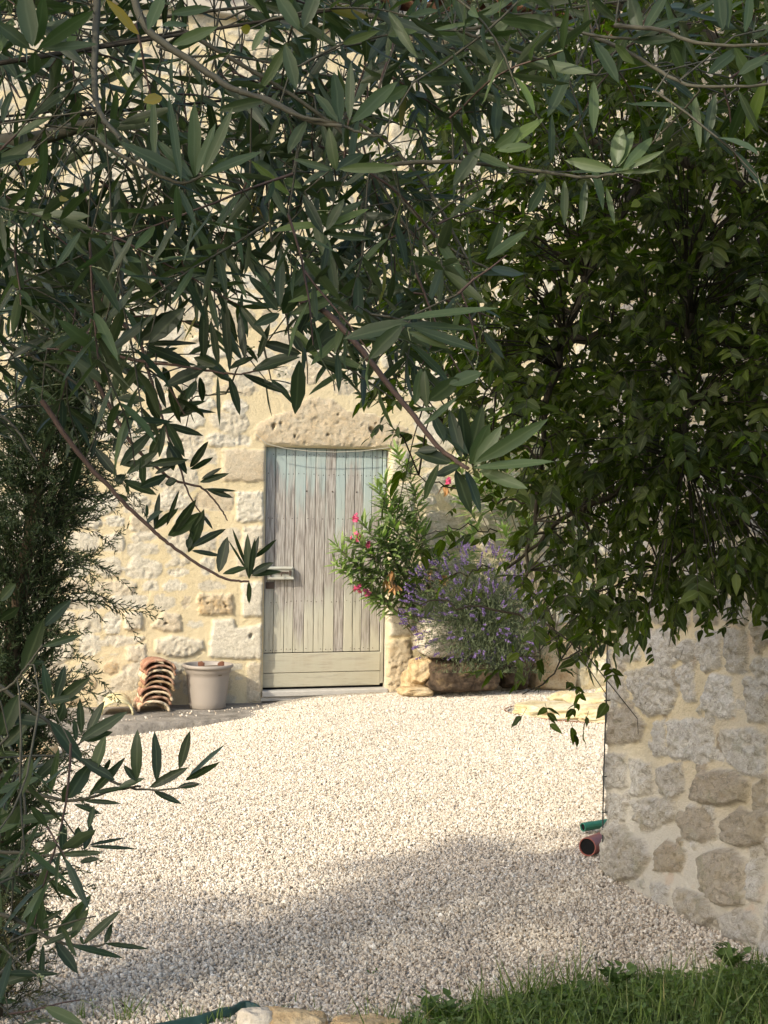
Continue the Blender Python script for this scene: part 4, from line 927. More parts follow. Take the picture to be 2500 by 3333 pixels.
hleaf(c5, s5, [(420, 510, 195, 280, 60), (430, 510, 430, 55, 78), (440, 500, 560, 190, 62), (480, 490, 665, 100, 66), (480, 500, 840, 350, 58), (400, 530, -20, 290, 84), (320, 560, 330, 815, 52), (330, 570, 445, 800, 42), (440, 545, 690, 592, 34), (350, 540, 270, 20, 50), (190, 400, 180, 10, 46), (440, 540, 630, 390, 44)], 1.28, (.6, .9))
path(c5, s5, [(-200, 260), (60, 420), (250, 510), (360, 545), (500, 495)], 1.3, 1.28, .002, .0012)
hleaf(c5, s5, [(1210, 790, 890, 830, 55, .952), (1240, 800, 1475, 690, 46, .95), (1250, 810, 1445, 805, 30, .93), (1000, 620, 768, 410, 46, .952), (1220, 850, 1490, 880, 44), (1200, 850, 1080, 620, 60), (1210, 860, 1250, 1000, 44), (1220, 830, 1330, 640, 60), (1230, 900, 1200, 1080, 36)], 1.45, (.2, .8))
path(c5, s5, [(700, 0), (860, 50), (1000, 120), (1130, 160), (1300, 190), (1410, 240), (1550, 262)], 1.35, 1.33, .0026, .001)
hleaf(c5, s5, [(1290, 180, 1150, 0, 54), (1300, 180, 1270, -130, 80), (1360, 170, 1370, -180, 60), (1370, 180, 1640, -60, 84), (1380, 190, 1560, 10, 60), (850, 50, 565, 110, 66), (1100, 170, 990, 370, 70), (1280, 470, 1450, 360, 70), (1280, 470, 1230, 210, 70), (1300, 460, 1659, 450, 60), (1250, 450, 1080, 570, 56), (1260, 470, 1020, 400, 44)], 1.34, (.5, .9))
path(c4, s4, [(200, -60), (400, 30), (550, 190), (700, 380), (830, 540), (940, 680), (1040, 760), (1090, 790)], 1.45, 1.3, .0034, .0018, twr)
hleaf(c4, s4, [(1010, 760, 825, 715, 68), (940, 700, 840, 700, 40), (950, 770, 865, 955, 44), (1050, 780, 925, 825, 52), (1060, 740, 1000, 500, 56), (1080, 740, 1055, 475, 62), (1100, 740, 1165, 480, 64), (1090, 720, 930, 560, 60), (1030, 800, 1110, 1015, 62), (1080, 800, 1150, 1010, 54), (970, 660, 920, 520, 50)], 1.33, (.1, .55))
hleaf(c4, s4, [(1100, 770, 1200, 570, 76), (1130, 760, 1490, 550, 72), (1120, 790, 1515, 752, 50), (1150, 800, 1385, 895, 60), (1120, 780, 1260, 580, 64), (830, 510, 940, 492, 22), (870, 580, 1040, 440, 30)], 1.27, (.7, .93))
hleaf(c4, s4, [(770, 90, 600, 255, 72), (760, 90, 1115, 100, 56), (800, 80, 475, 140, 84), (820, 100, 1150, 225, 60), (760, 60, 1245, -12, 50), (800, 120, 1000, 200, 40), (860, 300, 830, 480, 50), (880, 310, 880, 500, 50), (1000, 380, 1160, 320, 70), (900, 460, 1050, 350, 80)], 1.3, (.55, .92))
path(c6, s6, [(-200, 380), (60, 600), (250, 740), (360, 880), (520, 1020), (640, 1080), (760, 1110), (900, 1110), (1070, 1078)], 1.6, 1.55, .0026, .0009)
path(c6, s6, [(-300, 1000), (0, 1075), (200, 1135), (400, 1170), (640, 1110), (760, 1095)], 1.62, 1.56, .0026, .0012)
path(c6, s6, [(250, 740), (350, 900), (400, 890), (520, 780)], 1.6, 1.58, .0015, .0008); path(c6, s6, [(-150, 640), (40, 560), (120, 480), (230, 330)], 1.5, 1.45, .0016, .001)
hleaf(c6, s6, [(740, 1060, 735, 790, 66), (845, 1070, 840, 795, 54), (970, 1000, 1032, 793, 52), (1020, 1040, 1222, 870, 50), (1000, 1060, 1188, 963, 38), (810, 1100, 1025, 990, 50), (960, 1100, 1083, 1080, 34), (830, 1120, 982, 1190, 34), (730, 1060, 670, 980, 34), (640, 1100, 782, 1050, 40), (500, 1130, 700, 1098, 30), (480, 1150, 677, 938, 46), (560, 1020, 600, 945, 26), (430, 850, 692, 690, 62), (470, 830, 557, 628, 55), (440, 810, 432, 618, 40), (410, 850, 405, 728, 30), (300, 630, 352, 440, 50), (310, 640, 482, 508, 62), (262, 640, 232, 430, 50), (230, 340, 442, 275, 38), (230, 230, 385, 85, 60), (120, 490, 245, 180, 84), (360, 1160, 500, 970, 80), (170, 1080, 355, 905, 60), (270, 1140, 320, 880, 36), (440, 960, 268, 740, 78), (510, 1010, 568, 820, 70), (620, 1060, 430, 940, 50), (450, 1170, 655, 1186, 26), (400, 1190, 550, 1242, 30), (20, 1290, 375, 1240, 50), (480, 1326, 505, 1190, 34), (250, 640, 432, 608, 40), (30, 720, 260, 760, 66), (310, 750, 350, 640, 50), (100, 440, 240, 420, 40), (460, 850, 610, 800, 44), (20, 880, 160, 740, 70), (0, 1040, 150, 990, 40), (0, 820, 100, 600, 90), (0, 200, 110, 120, 50), (0, 90, 90, 0, 60)], 1.56, (.1, .7))
path(c7, s7, [(-250, 640), (0, 760), (150, 810), (300, 900), (450, 975), (600, 1030), (860, 1050), (940, 1030)], 1.45, 1.42, .0026, .0009); path(c7, s7, [(-250, 1420), (0, 1290), (150, 1160), (330, 1020)], 1.4, 1.42, .0018, .001)
path(c7, s7, [(-300, 170), (0, 200), (400, 230), (530, 225), (740, 140)], 1.5, 1.48, .0024, .0009); path(c7, s7, [(250, 560), (430, 470), (560, 390), (650, 320), (720, 350)], 1.5, 1.5, .0014, .0006)
hleaf(c7, s7, [(505, 950, 832, 588, 105), (640, 980, 800, 710, 90), (750, 1030, 1090, 718, 78), (750, 1035, 725, 960, 30), (940, 1020, 1012, 830, 45), (950, 1020, 1010, 890, 40), (940, 1025, 1345, 1082, 50), (640, 1045, 1120, 1148, 62), (500, 1010, 700, 1298, 98), (380, 1045, 690, 900, 56), (340, 860, 593, 710, 44), (200, 820, 450, 480, 110), (0, 1290, 545, 1312, 66), (0, 1390, 345, 1285, 76), (385, 1030, 370, 1425, 52), (0, 1240, 110, 1010, 70), (240, 840, 270, 640, 50)], 1.42, (.2, .8))
hleaf(c7, s7, [(800, 150, 1232, 176, 38), (800, 140, 1122, 74, 30), (530, 230, 935, 200, 56), (720, 290, 895, 262, 56), (180, 90, 405, 20, 50), (540, 440, 700, 640, 24), (460, 470, 565, 645, 20), (540, 420, 880, 620, 14), (100, 60, 20, -200, 90), (450, 240, 560, 390, 30), (700, 150, 700, -30, 80), (760, 180, 830, -40, 70), (560, 200, 560, -60, 80), (390, 300, 440, 420, 70), (120, 540, 60, 300, 100), (0, 440, 200, 280, 80)], 1.48, (.1, .7))
for pts, d0, d1, r in (([(-200, 40), (0, 80), (180, 130), (350, 130), (600, 80), (900, 150), (1100, 170)], 1.5, 1.4, .0032), ([(300, 120), (480, 190), (800, 300), (920, 325)], 1.5, 1.5, .002), ([(900, 150), (1080, 240), (1250, 340), (1400, 375), (1800, 355)], 1.45, 1.3, .0024), ([(1000, 110), (1190, 130), (1400, 190), (1800, 190)], 1.4, 1.25, .0026), ([(-60, 720), (200, 700), (500, 715), (700, 745), (900, 765), (1030, 745)], 1.45, 1.35, .0024), ([(0, 760), (130, 920), (300, 1080), (450, 1160)], 1.6, 1.6, .0022)):
    path(c2, s2, pts, d0, d1, r, .0012)
hleaf(c2, s2, [(340, 120, 565, -10, 50), (470, 215, 200, 150, 50), (180, 305, 370, 225, 36), (150, 350, 350, 350, 40), (350, 110, 300, -60, 46), (1070, 180, 1265, 175, 44), (1060, 170, 1310, 52, 38), (1110, 150, 1060, -30, 60), (1120, 140, 1230, -40, 44), (1530, 210, 1393, 322, 48), (1659, 240, 1528, 322, 46), (1510, 200, 1622, 415, 50), (1340, 400, 1366, 645, 34), (1430, 410, 1388, 620, 44), (1530, 390, 1620, 575, 32), (1460, 130, 1440, -60, 56), (1490, 120, 1500, -80, 56), (1560, 140, 1590, -60, 40), (1659, 180, 1720, 60, 50), (1590, 170, 1680, 100, 44), (900, 690, 818, 555, 24), (780, 780, 780, 972, 34), (870, 780, 853, 975, 34), (960, 810, 996, 972, 24), (720, 700, 725, 490, 32), (540, 730, 365, 650, 44), (450, 1120, 512, 948, 50), (440, 1120, 622, 998, 42), (620, 920, 705, 775, 46), (905, 350, 905, 575, 44), (800, 310, 705, 505, 50), (910, 180, 1012, 362, 56), (1000, 190, 1080, 280, 40), (530, 90, 810, 100, 60), (440, 170, 545, 80, 56), (1240, 190, 1300, 330, 40), (0, 440, 100, 370, 50), (480, 600, 490, 390, 50), (300, 800, 420, 640, 60)], 1.4, (.5, .9))
hleaf(c2, s2, [(1000, 720, 1028, 548, 64), (1010, 720, 1075, 558, 52), (1030, 730, 1167, 588, 46), (1030, 735, 1212, 650, 28), (1000, 745, 1195, 735, 20), (985, 735, 780, 690, 50), (500, 650, 692, 505, 54, .945), (490, 650, 642, 628, 44), (480, 640, 592, 550, 50)], 1.34, (.75, .93))
hleaf(c1, s1, [(130, 210, -20, 90, 60), (140, 200, 100, -60, 80), (165, 210, 400, 40, 60), (150, 200, 190, -20, 60), (180, 215, 420, 180, 40), (150, 230, 150, 320, 56), (600, 150, 450, 0, 44, .995), (745, 195, 940, 115, 50, .93), (1090, 220, 1150, 110, 36, .93), (640, 130, 710, -30, 56), (740, 60, 915, 35, 40), (700, 110, 820, 100, 40), (1280, 380, 1230, 190, 56), (1290, 130, 1190, -40, 60), (1310, 120, 1380, -60, 60), (80, 710, 170, 690, 34, .99), (260, 870, 290, 850, 36, .99), (700, 420, 620, 440, 50, .99), (1080, 130, 1040, 120, 40, .99), (350, 1000, 240, 1160, 30)], 1.25, (.6, .9))
# the thick limb at the upper left
path(c1, s1, [(-500, 800), (-250, 680), (0, 620), (150, 600), (300, 560), (430, 520)], 1.7, 1.6, .013, .006); path(c1, s1, [(420, -60), (410, 200), (410, 400), (440, 500), (520, 600)], 1.5, 1.35, .004, .002); path(c1, s1, [(560, -60), (640, 130), (850, 280), (1000, 380), (1180, 440), (1330, 520), (1480, 545)], 1.45, 1.33, .0042, .0018)
# branches that carry the rest of the crown
mids = [([(-300, 100), (200, 260), (700, 180), (1200, 260), (1700, 180)], 2.0, 2.2), ([(-300, 500), (200, 620), (600, 560), (1000, 700), (1400, 640)], 2.1, 2.0), ([(-300, 700), (100, 900), (450, 860), (700, 1000)], 2.2, 2.0),
        ([(-300, 900), (0, 1100), (250, 1250), (350, 1400)], 2.0, 1.9), ([(-200, -100), (300, 60), (900, 20), (1500, 60), (2200, -20)], 1.8, 1.7), ([(300, 350), (700, 520), (950, 800), (1200, 1000), (1400, 1050)], 1.9, 1.7),
        ([(-300, 1250), (0, 1350), (120, 1500)], 1.8, 1.7), ([(-300, 2300), (0, 2400), (80, 2600), (60, 2850)], 1.8, 1.7), ([(-200, 3000), (0, 3080), (60, 3180)], 1.6, 1.5), ([(1000, 300), (1300, 500), (1500, 800), (1550, 950)], 1.8, 1.7), ([(600, 100), (1100, 420), (1350, 780)], 1.55, 1.6)]
starts = []
for pts, d0, d1 in mids: P = path((0, 0), 1, pts, d0, d1, .0026, .0012); starts.append(P[0])
LB = np.array(LIMBS)
GO = [[1, 1, 1, 1, 1, .95, .55, .5, .5, .6], [.9, .9, 1, 1, 1, .85, .35, .25, .3, .4], [.85, .85, .95, .95, .95, .75, .2, .15, .15, .15], [.85, .7, .7, .9, 1, .6, .05, 0, 0, 0], [.9, .65, .45, .75, 1, .65, .15, 0, 0, 0],
      [.9, .6, .35, .5, .9, .55, .05, 0, 0, 0], [.95, .6, .1, .05, .05, .1, 0, 0, 0, 0], [.35, .12, 0, 0, 0, 0, 0, 0, 0, 0], [.06, 0, 0, 0, 0, 0, 0, 0, 0, 0], [.05, 0, 0, 0, 0, 0, 0, 0, 0, 0], [.15, 0, 0, 0, 0, 0, 0, 0, 0, 0], [.3, 0, 0, 0, 0, 0, 0, 0, 0, 0], [.45, .02, 0, 0, 0, 0, 0, 0, 0, 0], [.5, 0, 0, 0, 0, 0, 0, 0, 0, 0], [.5, 0, 0, 0, 0, 0, 0, 0, 0, 0], [.35, 0, 0, 0, 0, 0, 0, 0, 0, 0], [.3, 0, 0, 0, 0, 0, 0, 0, 0, 0]]
def olive_twig(p, d, ln, lo, hi):
    n = int(ln / .019); d = unit(d); pts = [p]; d_, s_, u_ = frame_for(d); ph = rs.uniform(0, 6)
    for i in range(n):
        d = unit(d + rs.normal(0, .07, 3) + np.array([0, 0, -.03])); q = pts[-1] + d * ln / n; X, Y = project(q)
        if cover(GO, 0, 0, 250, 200, X, Y) < .08: break
        pts.append(q); d_, s_, u_ = frame_for(d); a = ph + (i % 2) * math.pi / 2 + rs.uniform(-.3, .3)
        for sg in (0, math.pi):
            if rs.rand() < .12: continue
            o = math.cos(a + sg) * s_ + math.sin(a + sg) * u_; f = .75 + .5 * i / n
            D = unit(o + d * f + rs.normal(0, .12, 3) + np.array([0, 0, -.10])); L = rs.uniform(.040, .068) * (1 - .25 * abs(i / n - .5))
            X, Y = project(q + D * L * .6)
            if rs.rand() > 1.5 * cover(GO, 0, 0, 250, 200, X, Y): continue
            OL.add(q, D, unit(-d + o * .3 + rs.normal(0, .35, 3) + np.array([0, 0, .5])), L, L * rs.uniform(.15, .21), rs.uniform(lo, hi) if rs.rand() > .025 else rs.uniform(.93, 1), rs.uniform(-.12, .26))  # small bright fraction: translucent highlights put into the leaf colour
        if rs.rand() < .16:                                   # flower buds in the axils
            o = unit(rs.normal(0, 1, 3) + d); b = [q, q + o * .010, q + o * .022 + rs.normal(0, .002, 3)]; tube(bd, b, .0006, .0004, sides=3, cap=False)
            for _ in range(5):
                c = q + o * rs.uniform(.008, .024) + rs.normal(0, .003, 3); V, F = ICO_S; bd.add(c + V * .0013, F)
    if len(pts) > 2: tube(tw if rs.rand() < .6 else twr, pts, .0014, .0007, sides=4)
ICO_S = ico(0); cnt = 0
for _ in range(6000):
    X, Y = rs.uniform(-350, 2700), rs.uniform(-300, 3333); dep = rs.uniform(1.35, 2.5)
    c = cover(GO, 0, 0, 250, 200, X, Y)
    if rs.rand() > c ** 1.1 * .37: continue
    p = at(X, Y, dep); k = np.argmin(((LB - p) ** 2).sum(1)); q = LB[k]
    if np.linalg.norm(q - p) > .20: continue
    away = unit(p - q); d = away * .5 + rs.normal(0, .55, 3) * (1, .6, 1) + np.array([.35, 0, -.15])
    m = (p + q) / 2 + np.array([0, 0, .015]); tube(tw, [q, m, p], .0008, .0009, sides=4, cap=False)
    olive_twig(p, d, rs.uniform(.08, .18), *((.3, .92) if dep < 1.6 else (0, .75))); cnt += 1
print('OLIVE twigs', cnt, 'leaves', len(OL.P))
mb = MB(); base = np.array([TRK[0], TRK[1], 0]); top = base + [.05, .0, 2.3]
tube(mb, [base + [0, 0, -.3], base + [.02, .01, .5], base + [-.02, .03, 1.1], base + [.03, .0, 1.7], top], [.11, .085, .075, .065, .05], sides=14); mb.build('trunk', M_BARK, olive, True)
mb = MB()
for P in starts + [at(-370, 610, 1.7), at(-180, 2280, 1.6), at(-180, 2500, 1.62), at(-90, 3210, 1.4), at(-90, 2930, 1.45), at(-110, 2760, 1.5), at(320, -45, 1.5), at(420, -45, 1.45), at(1100, 30, 1.5)]:
    t0 = base + np.array([.0, .0, np.clip(P[2] - .35, .4, 2.25)]); m = (t0 + P) / 2 + np.array([-.03, 0, .05]); tube(mb, [t0, m, P], [.007, .003, .0014], sides=7)
mb.build('limb', M_BARK, olive, True)
tw.build('twigs', M_TWIG, olive, True); twr.build('reddish_twigs', M_REDTWIG, olive, True)['kind'] = 'stuff'; bd.build('flower_buds', M_BUD, olive, True)
OL.build('leaves', M_OLIVE, olive, 'lance', .3)

# ------------------------------------------------------------------ the broad leaved tree on the right
GW = [[.0, .22, .5, .62, .62], [.1, .55, .82, .9, .9], [.4, .8, .95, 1, 1], [.6, .85, 1, 1, 1], [.65, .85, 1, 1, 1], [.6, 1, 1, 1, 1], [.35, .85, 1, 1, 1], [.06, .36, 1, 1, 1], [.04, .24, .9, 1, 1], [.0, .12, .7, 1, .8], [.0, .05, .55, .10, 0], [0, .05, .25, 0, 0], [0, 0, 0, 0, 0]]
WL = Leaves(); wt = MB(); rs = np.random.RandomState(77); TW = np.array([1.40, 3.75, 0])
wis = empty('leafy_tree', tuple(TW), 'dark leafy tree with drooping pointed oval leaves hanging at the right', 'tree')
limbs = []
def wlimb(pts, r0, r1):
    K = np.array([at(*p) for p in pts]); n = len(K); m = (n - 1) * 7 + 1
    P = np.stack([np.interp(np.linspace(0, n - 1, m), range(n), K[:, i]) for i in range(3)], 1); P[1:-1] = (P[:-2] + P[1:-1] * 2 + P[2:]) / 4; P[1:-1] += rs.normal(0, .006, P[1:-1].shape)
    tube(wt, P, r0, r1, sides=6); limbs.extend(P); return P
W0 = [wlimb([(3000, 900, 3.8), (2600, 700, 3.9), (2200, 500, 4.0), (1800, 450, 4.1), (1500, 500, 4.1)], .03, .006), wlimb([(3000, 1300, 3.8), (2600, 1150, 3.9), (2100, 1050, 4.0), (1700, 1150, 4.1), (1400, 1250, 4.2)], .03, .006),
      wlimb([(3000, 500, 3.8), (2500, 200, 3.9), (2000, 0, 4.0), (1600, -100, 4.1)], .03, .006), wlimb([(3000, 1700, 3.8), (2600, 1500, 3.8), (2200, 1500, 3.9), (1900, 1650, 4.0), (1650, 1850, 4.0)], .022, .004),
      wlimb([(2600, 700, 3.9), (2350, 900, 4.4), (2200, 1300, 4.6), (2000, 1500, 4.7)], .02, .005), wlimb([(2150, 500, 4.0), (1950, 800, 3.7), (1800, 1200, 3.6), (1750, 1600, 3.7), (1700, 1900, 3.7)], .014, .004),
      wlimb([(2700, 1400, 3.7), (2400, 1700, 3.7), (2150, 1850, 3.8)], .012, .004), wlimb([(2235, 900, 3.6), (2240, 1200, 3.55), (2230, 1500, 3.5)], .012, .006), wlimb([(1900, 1650, 3.9), (1950, 1900, 3.95), (1880, 2120, 4.0), (1700, 2260, 4.0)], .005, .0015),
      wlimb([(1800, 1500, 3.7), (1600, 1420, 3.75), (1450, 1380, 3.8)], .004, .0015), wlimb([(1750, 1640, 3.7), (1560, 1620, 3.7), (1330, 1540, 3.75)], .004, .0015), wlimb([(1750, 2010, 3.7), (1500, 1970, 3.7), (1340, 1960, 3.72)], .004, .0015)]
WLB = np.array(limbs)
def compound(p, d, npair, sc_, lo=0, hi=.85, prune=True):
    d = unit(d); n = npair; pts = [p]; ln = .024 * sc_
    for i in range(n + 1):
        d = unit(d + np.array([0, 0, -.10]) + rs.normal(0, .06, 3)); q = pts[-1] + d * ln; pts.append(q); d_, s_, u_ = frame_for(d)
        up = u_ if u_[2] > 0 else -u_; side = np.cross(up, d)
        for sg in ((-1, 1) if i < n else (0,)):
            D = unit(side * sg * 1.0 + d * rs.uniform(.5, .9) + np.array([0, 0, -.35]) + rs.normal(0, .2, 3)) if sg else unit(d + rs.normal(0, .15, 3))
            L = rs.uniform(.038, .062) * sc_
            if prune:
                X, Y = project(q + D * L); cc = cover(GW, 1250, 0, 250, 200, X, Y)
                if cc < .04 or rs.rand() > cc * 4: continue
            WL.add(q, D, unit(up + rs.normal(0, .45, 3)), L, L * rs.uniform(.40, .52), rs.uniform(lo, hi) if rs.rand() > .02 else rs.uniform(.9, 1), rs.uniform(-.02, .22))
    tube(wt, pts, .0011 * sc_, .0006, sides=3, cap=False)
def wall_clear(p): return (p - C2).dot(N2) > .14 or (p - C2).dot(U2) < -.12
cnt = 0
for _ in range(14000):
    X, Y = rs.uniform(1150, 3050), rs.uniform(-450, 2400); c = cover(GW, 1250, 0, 250, 200, X, Y) if X > 1250 else .5 * cover(GW, 1250, 0, 250, 200, 1250, Y) * max(0, (X - 1150) / 100.)
    far = X > 2550 or Y < -60
    if rs.rand() > c ** 1.4 * (.72 if not far else .35): continue
    dep = rs.uniform(3.15, 4.9); p = at(X, Y - 45, dep)
    if not wall_clear(p): p = at(X, Y - 45, rs.uniform(3.1, 3.9))
    if not wall_clear(p): continue
    k = np.argmin(((WLB - p) ** 2).sum(1)); q = WLB[k]; away = unit(p - q)
    d = away * .5 + np.array([-.25, 0, -.45]) + rs.normal(0, .5, 3)
    compound(p, d, rs.randint(2, 5), rs.uniform(.58, .88)); cnt += 1
    if rs.rand() < .35 and np.linalg.norm(q - p) < .45: tube(wt, [q, (p + q) / 2 + [0, 0, .03], p], .0028, .0012, sides=4, cap=False)
# sprays that hang clear of the crown
def spray(pts, dep, step=3, hi=.9):
    P = wlimb([(x, y - (80 if y > 1900 else 30), dep) for x, y in pts], .0022, .001)
    for i in range(0, len(P), step):
        d = unit(P[min(i + 1, len(P) - 1)] - P[max(i - 1, 0)]) + rs.normal(0, .5, 3); compound(P[i], d + np.array([0, 0, -.5]), rs.randint(1, 3), rs.uniform(.8, 1.0), .1, hi, False)
for pts in ([(1900, 2000), (1850, 2120), (1720, 2230), (1620, 2260)], [(1940, 1980), (1930, 2100), (1915, 2250)], [(1800, 2080), (1760, 2180), (1700, 2300)], [(2150, 1960), (2180, 2010), (2220, 2060)], [(2400, 1880), (2440, 1930), (2480, 1960)], [(1560, 1560), (1400, 1500), (1290, 1560)],
            [(1620, 1760), (1480, 1740), (1350, 1790)], [(1600, 1930), (1480, 1960), (1350, 1980)], [(2040, 1950), (2060, 2010), (2070, 2050)], [(2330, 1900), (2350, 1950), (2360, 2000)], [(1350, 1150), (1290, 1250), (1240, 1290)], [(1400, 700), (1330, 900), (1270, 1000)]):
    spray(pts, rs.uniform(3.6, 4.0))
print('BROAD compounds', cnt, 'leaflets', len(WL.P))
mb = MB(); tube(mb, [TW + [0, 0, -.2], TW + [.03, 0, .6], TW + [-.02, .02, 1.4], TW + [.02, 0, 2.2], TW + [0, 0, 3.1]], [.10, .08, .07, .06, .035], sides=12)
for P in W0[:4]: tube(mb, [TW + np.array([0, 0, P[0][2] - .15]), P[0]], .035, .03, sides=7)
mb.build('trunk', M_BARK, wis, True); wt.build('branches', M_DTWIG, wis, True); WL.build('leaves', M_WIST, wis, 'ovate', .22)

# ------------------------------------------------------------------ the cypress at the left
rs = np.random.RandomState(5); CX = np.array([-1.13, 4.42, 0]); cyp = empty('cypress', tuple(CX), 'slim feathery dark green cypress at the left edge', 'tree')
CL = Leaves(); ct = MB()
for k in range(2300):
    z = rs.uniform(.0, 1) ** .9 * 2.3; a = rs.uniform(0, 2 * math.pi); out = np.array([math.cos(a), math.sin(a), 0])
    cxx = np.interp(z, [0, .3, 1.0, 1.6, 2.3], [-.04, -.02, 0, .11, .22]); wisp = rs.rand() < .13; ln = (rs.uniform(.17, .32) if wisp else rs.uniform(.085, .145)) * (1.0 if z < 1.7 else max(.35, (2.6 - z) / .9)) * (1.1 if z > .9 else .85); p = CX + [cxx, 0, z] + out * rs.uniform(.01, .10) * (1 if z < 1.7 else .6); d = unit(out + np.array([0, 0, rs.uniform(.25, .9) if wisp else rs.uniform(.7, 2.6)]))
    droop = rs.uniform(.0, .10); n = int(ln / .018) + 3; pts = [p]; dead = z < .45 and rs.rand() < .6
    for i in range(n):
        d = unit(d + np.array([0, 0, -droop]) + rs.normal(0, .05, 3)); q = pts[-1] + d * ln / n; pts.append(q)
        if i < 2: continue
        d_, s_, u_ = frame_for(d)
        for _ in range(2):
            b = rs.uniform(0, 6.28); o = math.cos(b) * s_ + math.sin(b) * u_; D = unit(o * .75 + d + np.array([0, 0, .1])); L = rs.uniform(.018, .05) * (1 - .5 * i / n); r = rs.uniform(.85, 1) if dead else rs.uniform(0, .88)
            CL.add(q, D, rs.normal(0, 1, 3), L, .0036, r, rs.uniform(-.1, .2))
            for m in (.4, .75):
                for sg in (-1, 1): CL.add(q + D * L * m, unit(D + sg * np.cross(D, o) * .8 + rs.normal(0, .25, 3)), rs.normal(0, 1, 3), L * .45, .0030, r, 0)
    tube(ct, pts, .0016, .0007, sides=3, cap=False)
mb = MB(); tube(mb, [CX + [-.04, 0, -.2], CX + [-.02, 0, .5], CX + [.03, 0, 1.2], CX + [.2, 0, 2.2]], [.05, .035, .025, .006], sides=12); mb.build('trunk', M_BARKCYP, cyp, True)
ct.build('branches', M_DTWIG, cyp); CL.build('foliage', M_CYP, cyp, 'blade', 0, True); print('CYP', len(CL.P))

# ------------------------------------------------------------------ oleanders and lavender by the door
def oleander(name, base, tips, label, lo, hi, seed, flowers=(), dry=(), dens=1.0, sz=1.0):
    rs = np.random.RandomState(seed); o_ = empty(name, tuple(base), label, 'shrub'); L_ = Leaves(); st = MB(); fl = Leaves(); dr_ = Leaves()
    for (px, py, v) in tips:
        T = wp(px, py, v); b = base + rs.uniform(-.06, .06, 3) * (1, 1, 0); m = b + (T - b) * .55 + np.array([0, 0, .10]) + rs.normal(0, .02, 3); tt = np.linspace(0, 1, 22)[:, None]
        P = b * (1 - tt) ** 2 + 2 * m * tt * (1 - tt) + T * tt ** 2; tube(st, P, .006, .0025, sides=6); ph = rs.uniform(0, 6)
        tot = np.linalg.norm(T - b); nn = int(.40 / .031 * dens)
        for i in range(nn):
            f = 1 - (i * .031) / tot
            if f < .25: break
            k = f * 21; a = int(min(k, 20)); q = P[a] + (P[a + 1] - P[a]) * (k - a); d = unit(P[a + 1] - P[a]); d_, s_, u_ = frame_for(d)
            for w in range(3):
                an = ph + w * 2.094 + i * 1.05 + rs.uniform(-.2, .2); o = math.cos(an) * s_ + math.sin(an) * u_; up = 1.25 - min(.95, i * .16)
                D = unit(o + d * up + np.array([0, 0, .12]) + rs.normal(0, .12, 3)); LL = rs.uniform(.115, .175) * sz * (1 if i > 1 else .75)
                L_.add(q, D, unit(d - o * .3 + rs.normal(0, .25, 3) + [0, 0, .4]), LL, LL * rs.uniform(.17, .22), rs.uniform(lo, hi) * (.75 if i > 8 else 1), rs.uniform(.0, .35))
    for (px, py, v, r) in flowers:
        c = wp(px, py, v); fl = Leaves()
        for _ in range(9):
            cc = c + rs.normal(0, r, 3); ax = unit(rs.normal(0, 1, 3) + [0, -1.2, .6]); d_, s_, u_ = frame_for(ax)
            for k in range(5):
                an = k * 1.257 + rs.uniform(-.1, .1); fl.add(cc, unit(math.cos(an) * s_ + math.sin(an) * u_ + ax * .35), ax, .021, .016, rs.rand(), -.1)
        fl.build('flower_cluster', M_PINK, o_, 'ovate', .1)
    for (px, py, v) in dry:
        c = wp(px, py, v)
        for _ in range(9): dr_.add(c + rs.normal(0, .012, 3), unit(rs.normal(0, .35, 3) + [0, 0, -1]), rs.normal(0, 1, 3) + [0, -1, 0], rs.uniform(.06, .10), .02, rs.rand(), rs.uniform(-.1, .3))
    st.build('stems', M_STEM, o_, True); L_.build('leaves', M_OLEA, o_, 'lance', .2)
    if dry: dr_.build('dry_leaves', M_DRYLEAF, o_, 'lance', .4)
ob = wp(1440, 2020, .22); ob[2] = .25
oleander('oleander', ob, [(1095, 1775, .45), (1100, 1840, .42), (1150, 1830, .4), (1230, 1590, .35), (1260, 1650, .35), (1290, 1465, .28), (1330, 1520, .28), (1250, 1560, .3), (1180, 1700, .42), (1180, 1900, .4), (1215, 1940, .4), (1300, 1640, .3), (1340, 1700, .3), (1270, 1790, .38), (1230, 1860, .42), (1300, 1850, .35), (1350, 1600, .28), (1380, 1730, .3), (1470, 1740, .3), (1540, 1730, .3), (1250, 1730, .4), (1200, 1790, .45), (1330, 1790, .35), (1290, 1900, .35), (1350, 1860, .38), (1420, 1800, .35), (1240, 1740, .44), (1160, 1760, .46), (1280, 1700, .42), (1310, 1940, .36)],
         'sunlit oleander with pink flowers and a few orange dry leaves leaning over the door', .1, 1, 9, [(1157, 1690, .45, .013), (1160, 1745, .46, .012), (1162, 1918, .45, .011), (1192, 1930, .44, .009), (1200, 1770, .46, .006)], [(1275, 1865, .46), (1285, 1905, .46), (1262, 1890, .46), (1400, 1860, .35), (1440, 1870, .35)])
ob2 = wp(1800, 2060, .25); ob2[2] = .25
oleander('oleander', ob2, [(1480, 1500, .2), (1540, 1420, .2), (1600, 1380, .2), (1660, 1330, .2), (1700, 1420, .25), (1560, 1560, .25), (1500, 1620, .25), (1640, 1500, .2), (1750, 1350, .2), (1800, 1450, .2), (1600, 1600, .25), (1680, 1620, .25), (1760, 1560, .25), (1840, 1380, .2), (1860, 1550, .25), (1540, 1330, .15), (1720, 1700, .3), (1640, 1720, .3), (1900, 1650, .25)],
         'taller yellow green oleander behind the leafy tree, right of the lavender', .4, 1, 12, [(1458, 1565, .3, .012)], [(1450, 1580, .3)], .9)
